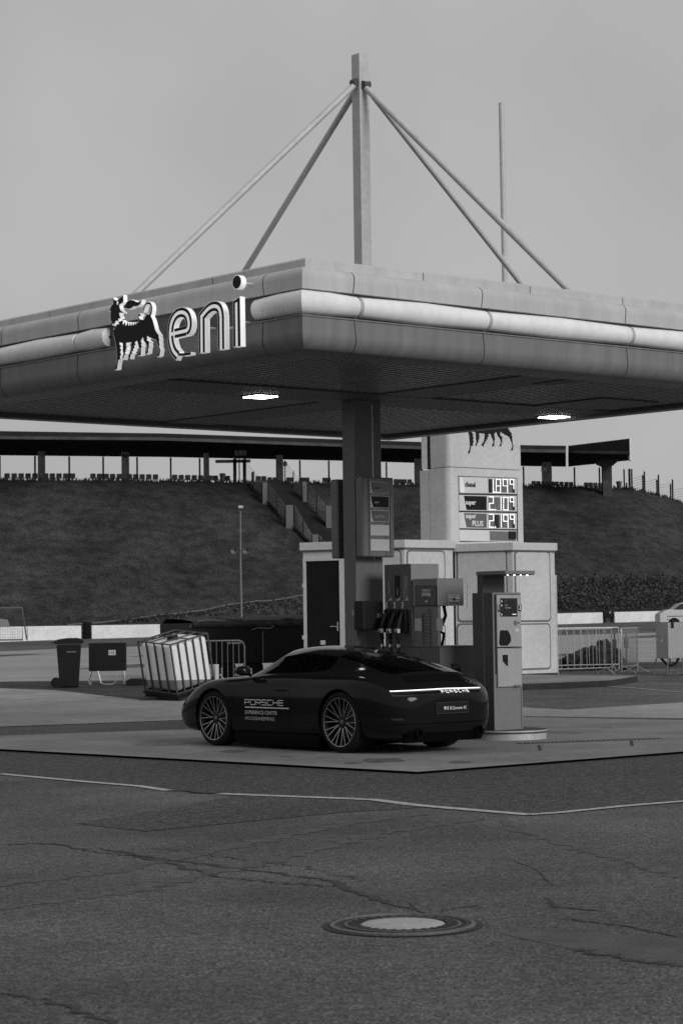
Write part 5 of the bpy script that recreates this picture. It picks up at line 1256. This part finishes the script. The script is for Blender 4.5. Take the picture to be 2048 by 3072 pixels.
# ground cover shrubs below it
random.seed(3); mb = MB(); 
for i in range(15000):
    px = random.uniform(350, 2400) if i % 3 else random.uniform(1600, 2200)
    yt = lerpt(band, px); yb = lerpt([(0, 1878), (1750, 1834), (2400, 1822)], px)
    py = yt+(yb-yt)*random.random()
    dens = 1 if px > 1500 else (.55 if px > 700 else .35)
    if random.random() > dens: continue
    p = bank_pt(px, bank_t(px, py))+Vector((random.uniform(-.1, .1), random.uniform(-.3, .3), random.random()**1.5*(.75 if px > 1500 else .3)))
    s_ = random.uniform(.06, .15); a = Vector((random.gauss(0, 1), random.gauss(0, 1), random.gauss(0, .6))).normalized(); b = a.orthogonal().normalized(); b = Matrix.Rotation(random.uniform(0, 6.3), 3, a) @ b; c_ = a.cross(b)
    mb.add([p-b*s_, p+c_*s_*.6, p+b*s_, p-c_*s_*.6], [(0, 1, 2, 3)])
o = mb.obj('ground_cover_shrubs', M['leaf'], None); tag(o, 'low leafy shrubs covering the foot of the grass bank', 'shrubs', kind='stuff')
mb = MB()
for i in range(2600):       # ragged grass along the crest and foot
    px = random.uniform(-60, 2110); t_ = random.choice([1, 1, 1, .02, random.random()]); p = bank_pt(px, min(1, max(0, t_-random.random()*.02)))
    h = random.uniform(.12, .35); w_ = random.uniform(.04, .10); mb.add([p+Vector((-w_, 0, -.05)), p+Vector((w_, 0, -.05)), p+Vector((random.uniform(-.12, .12), 0.02, h))], [(0, 1, 2)])
tag(mb.obj('grass_tufts', M['grass'], None), 'ragged tufts of grass on the bank and along its crest', 'grass', kind='stuff')

# stairs up the bank
stair = thing('bank_stairs', 'long dark staircase climbing the grass bank with railings of thin bars and stone piers', 'stairs', tuple(GW(905, 140))+(2,))
L0, L1, R0_, R1 = (742, 1452), (935, 1650), (862, 1453), (1040, 1640)
mb = MB(); n = 34; SP = []
for i in range(n+1):
    f = i/n; la = (L0[0]+(L1[0]-L0[0])*f, L0[1]+(L1[1]-L0[1])*f); rb = (R0_[0]+(R1[0]-R0_[0])*f, R0_[1]+(R1[1]-R0_[1])*f)
    SP.append((bank_pt(la[0], bank_t(*la), False), bank_pt(rb[0], bank_t(*rb), False)))
for (a, b), (c_, d_) in zip(SP, SP[1:]):
    up = Vector((0, 0, .16)); z0 = max(a.z, b.z)
    A_ = a+up; B_ = b+up; C_ = Vector((d_.x, d_.y, B_.z)); D_ = Vector((c_.x, c_.y, A_.z))
    mb.add([A_, B_, C_, D_, c_+Vector((0, 0, -.1)), d_+Vector((0, 0, -.1))], [(0, 1, 2, 3), (3, 2, 5, 4)])
mb.obj('steps', M['roof'], stair, True)
def stdep(px, py):
    return bank_pt(px, bank_t(px, max(py, lerpt(crest, px)+1)), False).y-.15
for x0, x1, y0, y1 in ((788, 802, 1447, 1507), (858, 879, 1515, 1586), (937, 955, 1603, 1645), (907, 921, 1445, 1512), (978, 996, 1517, 1590)):
    Y = stdep((x0+x1)/2, y1); a = W(x0, y1, Y); b = W(x1, y0, Y); MB().box(a.x, b.x, Y, Y+.4, a.z-.3, b.z).obj('stone_pier', M['kiosk_dark'], stair, True)
ZF = 1330; 
def zf(x, y): return (620+x/3.92, 1330+y/3.92)
secs = [((452, 200, 480), (650, 465, 680)), ((722, 470, 690), (925, 735, 945)), ((1026, 725, 985), (1238, 1080, 1215)), ((918, 205, 470), (1118, 470, 690)), ((1183, 468, 740), (1402, 740, 965)), ((1322, 1075, 1200), (1400, 1190, 1260))]
rail = 0
for (xa, ta, ba), (xb, tb_, bb) in secs:
    mb = MB(); pa = zf(xa, ba); pb = zf(xb, bb); Ya = stdep(*pa); Yb = stdep(*pb)
    for k in range(8):
        a = zf(xa, ta+(ba-ta)*k/7); b = zf(xb, tb_+(bb-tb_)*k/7); mb.tube([W(a[0], a[1], Ya), W(b[0], b[1], Yb)], .013, 4)
    mb.obj('railing_bars', M['galv'], stair, True)
    for f in (0, .5, 1):
        mb = MB(); x = xa+(xb-xa)*f; a = zf(x, ta+(tb_-ta)*f-8); b = zf(x, ba+(bb-ba)*f+14); Y = Ya+(Yb-Ya)*f-.05; mb.tube([W(a[0], a[1], Y), W(b[0], b[1], Y)], .045, 5)
        mb.obj('railing_post', M['roof'], stair, True)

# grandstand roof, piers
STAND = thing('grandstand', 'long dark flat grandstand roof on stone piers above the grass bank', 'grandstand', tuple(GW(600, 162))+(11,))
def slab(pts, yt, yb, Zf, Zb, ybk, name, m, parent, thick_light=True):
    """front edge sampled at pts: top/bottom rows of the front edge, flat soffit going back"""
    top = [W(x, yt(x), Zf(x)) for x in pts]; bot = [W(x, yb(x), Zf(x)) for x in pts]
    bk = [W(x, ybk(x), Zb(x)) for x in pts]
    bk = [Vector((b.x, b.y, b.z)) for b in bk]
    bkt = [Vector((b.x, b.y, t_.z+.1)) for b, t_ in zip(bk, top)]
    rr = []
    for i in range(len(pts)): rr.append([top[i], bot[i], bk[i], bkt[i]])
    return MB().rings(rr, True, True).obj(name, m, parent, True)
yt = lambda x: lerpt([(-500, 1283), (0, 1293), (500, 1300), (1024, 1318), (1560, 1335), (1697, 1337)], x)
ym = lambda x: lerpt([(-500, 1300), (0, 1308), (500, 1312), (1024, 1331), (1560, 1347), (1697, 1349)], x)
yl = lambda x: lerpt([(-500, 1309), (0, 1317), (500, 1321), (1024, 1340), (1560, 1356), (1697, 1358)], x)
yk = lambda x: lerpt([(-500, 1361), (0, 1366), (500, 1371), (1024, 1382), (1560, 1398), (1697, 1400)], x)
pts = [-2600, -2000, -1400, -900]+[-500+i*110 for i in range(20)]+[1697]
Zf = lambda x: Zc(x)-5; Zbk = lambda x: Zc(x)+9
slab(pts, yt, yl, Zf, Zbk, yk, 'roof', M['roof'], STAND)
mb = MB(); rr = []
for x in pts: a, b = W(x, ym(x), Zf(x)-.12), W(x, yl(x), Zf(x)-.12); c_ = a+Vector((0, .12, 0)); rr.append([a, b, b+Vector((0, .115, 0)), c_])
mb.rings(rr, True, True).obj('gutter', M['roof_light'], STAND, True)
for x0, x1 in ((114, 131), (365, 384), (611, 625), (828, 848), (1244, 1268), (1628, 1654)):
    Y = Zc(x0)+3; a = W(x0, 1470, Y); b = W(x1, yk(x1)-14, Y); MB().box(a.x, b.x, Y, Y+.8, 9.5, b.z).obj('stone_pier', M['pier'], STAND, True)
    if x0 in (365,): MB().tube([W(368, 1362, Y-.2), W(375, 1372, Y-.2), W(384, 1362, Y-.2)], .06, 5).obj('bracket', M['roof_light'], STAND, True)
s2 = thing('grandstand', 'separate end section of dark grandstand roof with pale end edge on one stone pier', 'grandstand', tuple(GW(1800, 168))+(11,))
pts2 = [1704, 1750, 1800, 1850, 1889]
Zf2 = lambda x: lerpt([(1704, 169), (1889, 162.5)], x); Zb2 = lambda x: lerpt([(1704, 182), (1889, 176)], x)
slab(pts2, lambda x: lerpt([(1704, 1337), (1889, 1315)], x), lambda x: lerpt([(1704, 1360), (1889, 1364)], x), Zf2, Zb2, lambda x: lerpt([(1704, 1400), (1889, 1381)], x), 'roof', M['roof'], s2)
rr = []
for x in pts2: a, b = W(x, lerpt([(1704, 1351), (1889, 1353)], x), Zf2(x)-.1), W(x, lerpt([(1704, 1359), (1889, 1362)], x), Zf2(x)-.1); rr.append([a, b, b+Vector((0, .095, 0)), a+Vector((0, .095, 0))])
MB().rings(rr, True, True).obj('gutter', M['roof_light'], s2, True)
a = W(1889.2, 1381, 162.4); b = W(1893, 1315, 162.4); MB().box(a.x, b.x, 162.4, 163.2, a.z, b.z).obj('end_edge', M['wall'], s2, True)
Y = 170; a = W(1809, 1480, Y); b = W(1834, 1378, Y); MB().box(a.x, b.x, Y, Y+.9, 9.5, b.z).obj('stone_pier', M['pierdark'], s2, True)
fl = [W(1790, 1392, Y+.1), W(1809, 1400, Y+.1), W(1834, 1400, Y+.1), W(1853, 1384, Y+.1), W(1853, 1378, Y+.1), W(1790, 1380, Y+.1)]
MB().prism([(p.x, p.z) for p in fl], lambda x, z: (x, Y+.05, z), lambda x, z: (x, Y+.8, z)).obj('pier_head', M['pierdark'], s2, True)

# seats
def seat_mesh():
    mb = MB(); mb.prism(rrect(-.20, .20, .38, .78, .07), lambda x, z: (x, .14+.05*z, z), lambda x, z: (x, .18+.05*z, z)); mb.box(-.21, .21, -.22, .16, .33, .39); mb.box(-.03, .03, -.05, .05, 0, .33); return mb
sx = [v/3.136 for v in (80,147,212,277,342,443,505,568,632,695,887,950,1012,1072,1135,1230,1290,1350,1412,1475)]
sx += [x/1.531 for x in (808,838,868,898,928,970,995,1050)]+[620+v/3.92 for v in (620,685,755,815,975,1005,1145,1195,1400,1445)]
sx += [1024+v/1.531 for v in (255,275,295,318)]+[1560+v/3.213 for v in (140,185,235,275,318,360,407,455,500,645,688,733,780)]
s0 = None
for i, px in enumerate(sx):
    p = bank_pt(px, 1, False); loc = (GW(px, p.y+1.0).x, p.y+.4, p.z-.12)
    k = .98 if px < 800 else .86
    if s0 is None: s0 = seat_mesh().obj('stadium_seat', M['seat'], None)
    o = s0 if i == 0 else s0.copy()
    if i: sc.collection.objects.link(o)
    o.location = loc; o.scale = (k*1.05, 1, k*.9)
    zone = 'grey seat in the row on the bank crest, left part under the long roof' if px < 480 else ('grey seat in the row on the bank crest near the top of the stairs' if px < 1100 else ('grey seat on the crest between canopy column and price pylon' if px < 1300 else 'grey seat on the crest right of the price pylon'))
    tag(o, zone, 'seat', 'stadium seats left' if px < 480 else ('stadium seats by the stairs' if px < 1100 else ('stadium seats middle' if px < 1300 else 'stadium seats right')))
# thin posts along the crest
def post(px, top, rad=.075, grp='posts along the bank crest', lb='thin dark upright post standing on the bank crest under the long roof'):
    p = bank_pt(px, 1, False); tp = W(px, top, p.y-.3); t = MB().tube([(0, 0, -.4), (0, 0, tp.z-p.z)], rad, 6).obj('fence_post', M['roof'], None); tag(t, lb, 'post', grp); x = GW(px, p.y-.3); t.location = (x.x, x.y, p.z); return (x, tp.z)
for px in (1, 107, 210, 312, 414, 515, 602, 705, 734, 903, 990, 1163, 1575, 1728, 1803): post(px, yk(px)+1)
post(721, 1372, .05)
post(760.5, 1416, .09, None, 'short dark post at the top left of the bank stairs')
pf = []
for px, tp in ((1877, 1407), (1884, 1448), (1893, 1406), (1900, 1407), (1933, 1425), (1938, 1414), (1975, 1439), (1980, 1424), (2016, 1452), (2022, 1438), (2060, 1452), (2110, 1470)):
    pf.append(post(px, tp, .10 if px in (1893,) else .07, 'end fence posts', 'dark fence post on the falling right end of the bank crest'))
mb = MB()
pp_ = [pf[2], pf[5], pf[7], pf[9], pf[10], pf[11]]
for (a, za), (b, zb3) in zip(pp_, pp_[1:]):
    for k in range(14): mb.tube([(a.x, a.y, za-.9-.22*k if k else za-.9), (b.x, b.y, zb3-.3-.22*k)], .012, 3)
tag(mb.obj('fence_wires', M['roof'], None), 'fine wire netting between the dark posts on the right end of the crest', 'fence netting')
for px, y0, y1, wd, lb in ((667, 1417, 1442, 17, 'small dark waste bin among the seats left of the stairs'), (1856, 1441, 1468, 16, 'small dark waste bin on the crest right of the last stone pier')):
    p = bank_pt(px, 1, False); a = W(px-wd/2, y1, p.y); b = W(px+wd/2, y0, p.y); w_ = (b.x-a.x)/2; h = b.z-p.z
    t = thing('waste_bin', lb, 'bin', ((a.x+b.x)/2, p.y, p.z-.1)); MB().lathe([(w_*.75, 0), (w_*.95, h*.85)], (0, 0, 0), (0, 0, 1), 14).obj('bin_body', M['cabinet'], t, smooth=50); MB().lathe([(w_*1.1, h*.85), (w_*1.1, h), (0, h+.06)], (0, 0, 0), (0, 0, 1), 14).obj('bin_lid', M['cabinet'], t, smooth=40)
# signs at the head of the stairs
Y = Zc(720)-1
t = thing('stair_sign', 'small pale block sign above the head of the bank stairs', 'sign', tuple(W(722, 1366, Y)))
a = W(704, 1366, Y); b = W(738, 1351, Y); MB().box(a.x, b.x, Y, Y+.08, a.z, b.z).obj('sign_plate', M['clear_panel'], t, True)
mb = MB(); o_ = W(710, 1363, Y-.02); text(mb, 'A', .28, lambda u, v: (o_.x+u, Y-.02, o_.z+v)); o_ = W(726, 1363, Y-.02); text(mb, 'B', .28, lambda u, v: (o_.x+u, Y-.02, o_.z+v)); mb.obj('lettering', M['ink'], t, True)
for px in (706, 735): a = W(px, 1448, Y); b = W(px, 1366, Y); MB().tube([a+Vector((0, .1, -.5)), b+Vector((0, .1, 0))], .09, 6).obj('sign_post', M['roof'], t, True)
t = thing('long_banner', 'long pale see-through looking panel hung under the roof left of the stair sign', 'banner', tuple(W(650, 1390, Y+1)))
a = W(646, 1389, Y+1); b = W(751, 1378, Y+1); MB().box(a.x, b.x, Y+1, Y+1.06, a.z, b.z).obj('panel', M['clear_panel'], t, True); MB().box(a.x+.5, b.x-.5, Y+.97, Y+.99, a.z+.05, b.z-.08).obj('panel_field', M['stone'], t, True)
for px, lb in ((853, 'small white plate on the pier by the stairs'), (1632, 'small white plate on the stone pier right of the pylon')):
    Y2 = Zc(px)+2.4; a = W(px-9, 1414 if px > 1000 else 1398, Y2); b = W(px+8, 1402 if px > 1000 else 1385, Y2); tag(MB().box(a.x, b.x, Y2, Y2+.1, a.z, b.z).obj('white_plate', M['wall'], None), lb, 'plate')

# lamp mast with loudspeakers
Y = 126; b = GW(723, Y); t = thing('lamp_mast', 'slim pale lamp mast with two loudspeakers standing before the grass bank', 'lamp', (b.x, b.y, g(b.x, b.y)))
MB().tube([Vector((b.x, b.y, g(b.x, b.y))), W(721.5, 1700, Y), W(721, 1532, Y)], [.065, .055, .04], 8).obj('mast', M['panel_low'], t, True, smooth=50)
a = W(714.5, 1525, Y); c_ = W(728.5, 1517, Y); MB().box(a.x, c_.x, Y-.15, Y+.15, a.z, c_.z).obj('lamp_head', M['label'], t, True, bevel=.02)
for s_ in (-1, 1):
    q = W(721+s_*18, 1652, Y); MB().lathe([(.04, .25), (.07, .1), (.13, -.05), (.2, -.12), (.21, -.13), (.16, -.10), (.05, .05), (0, .06)], (q.x, q.y, q.z), (0, 1, 0), 18).obj('loudspeaker', M['galv_dark'], t, True, smooth=50)
    MB().tube([(b.x, Y, q.z+.12), (q.x, Y+.15, q.z+.1)], .03, 5).obj('speaker_arm', M['galv_dark'], t, True)
# metal frame goal at far left
Y = 118; t = thing('net_frame', 'rectangular metal frame with netting and a pale panel before the white wall, far left', 'frame', tuple(GW(30, Y))+(g(-20, Y),))
a = W(-120, 1922, Y); b = W(66, 1824, Y)
MB().tube([(a.x, Y, b.z), (b.x, Y, b.z), (b.x+.02, Y, a.z), (a.x, Y, a.z)], .055, 6).obj('frame_tube', M['kiosk_dark'], t, True)
mb = MB(); n = 26
for i in range(1, n): x = a.x+(b.x-a.x)*i/n; mb.tube([(x, Y+.02, a.z), (x, Y+.02, b.z)], .006, 3)
for i in range(1, 12): z = a.z+(b.z-a.z)*i/12; mb.tube([(a.x, Y+.03, z), (b.x, Y+.03, z)], .006, 3)
mb.obj('netting', M['galv_dark'], t, True)
MB().tube([(b.x, Y, b.z), (b.x+.1, Y+1.0, a.z)], .04, 6).obj('brace', M['kiosk_dark'], t, True)
pp2 = [W(-120, 1882, Y+1.5), W(28, 1882, Y+1.5), W(22, 1860, Y+1.5), W(-120, 1880-40, Y+1.5)]
MB().prism([(p.x, p.z) for p in pp2], lambda x, z: (x, Y+1.5, z), lambda x, z: (x, Y+1.7, z)).obj('pale_panel', M['panel'], t, True)
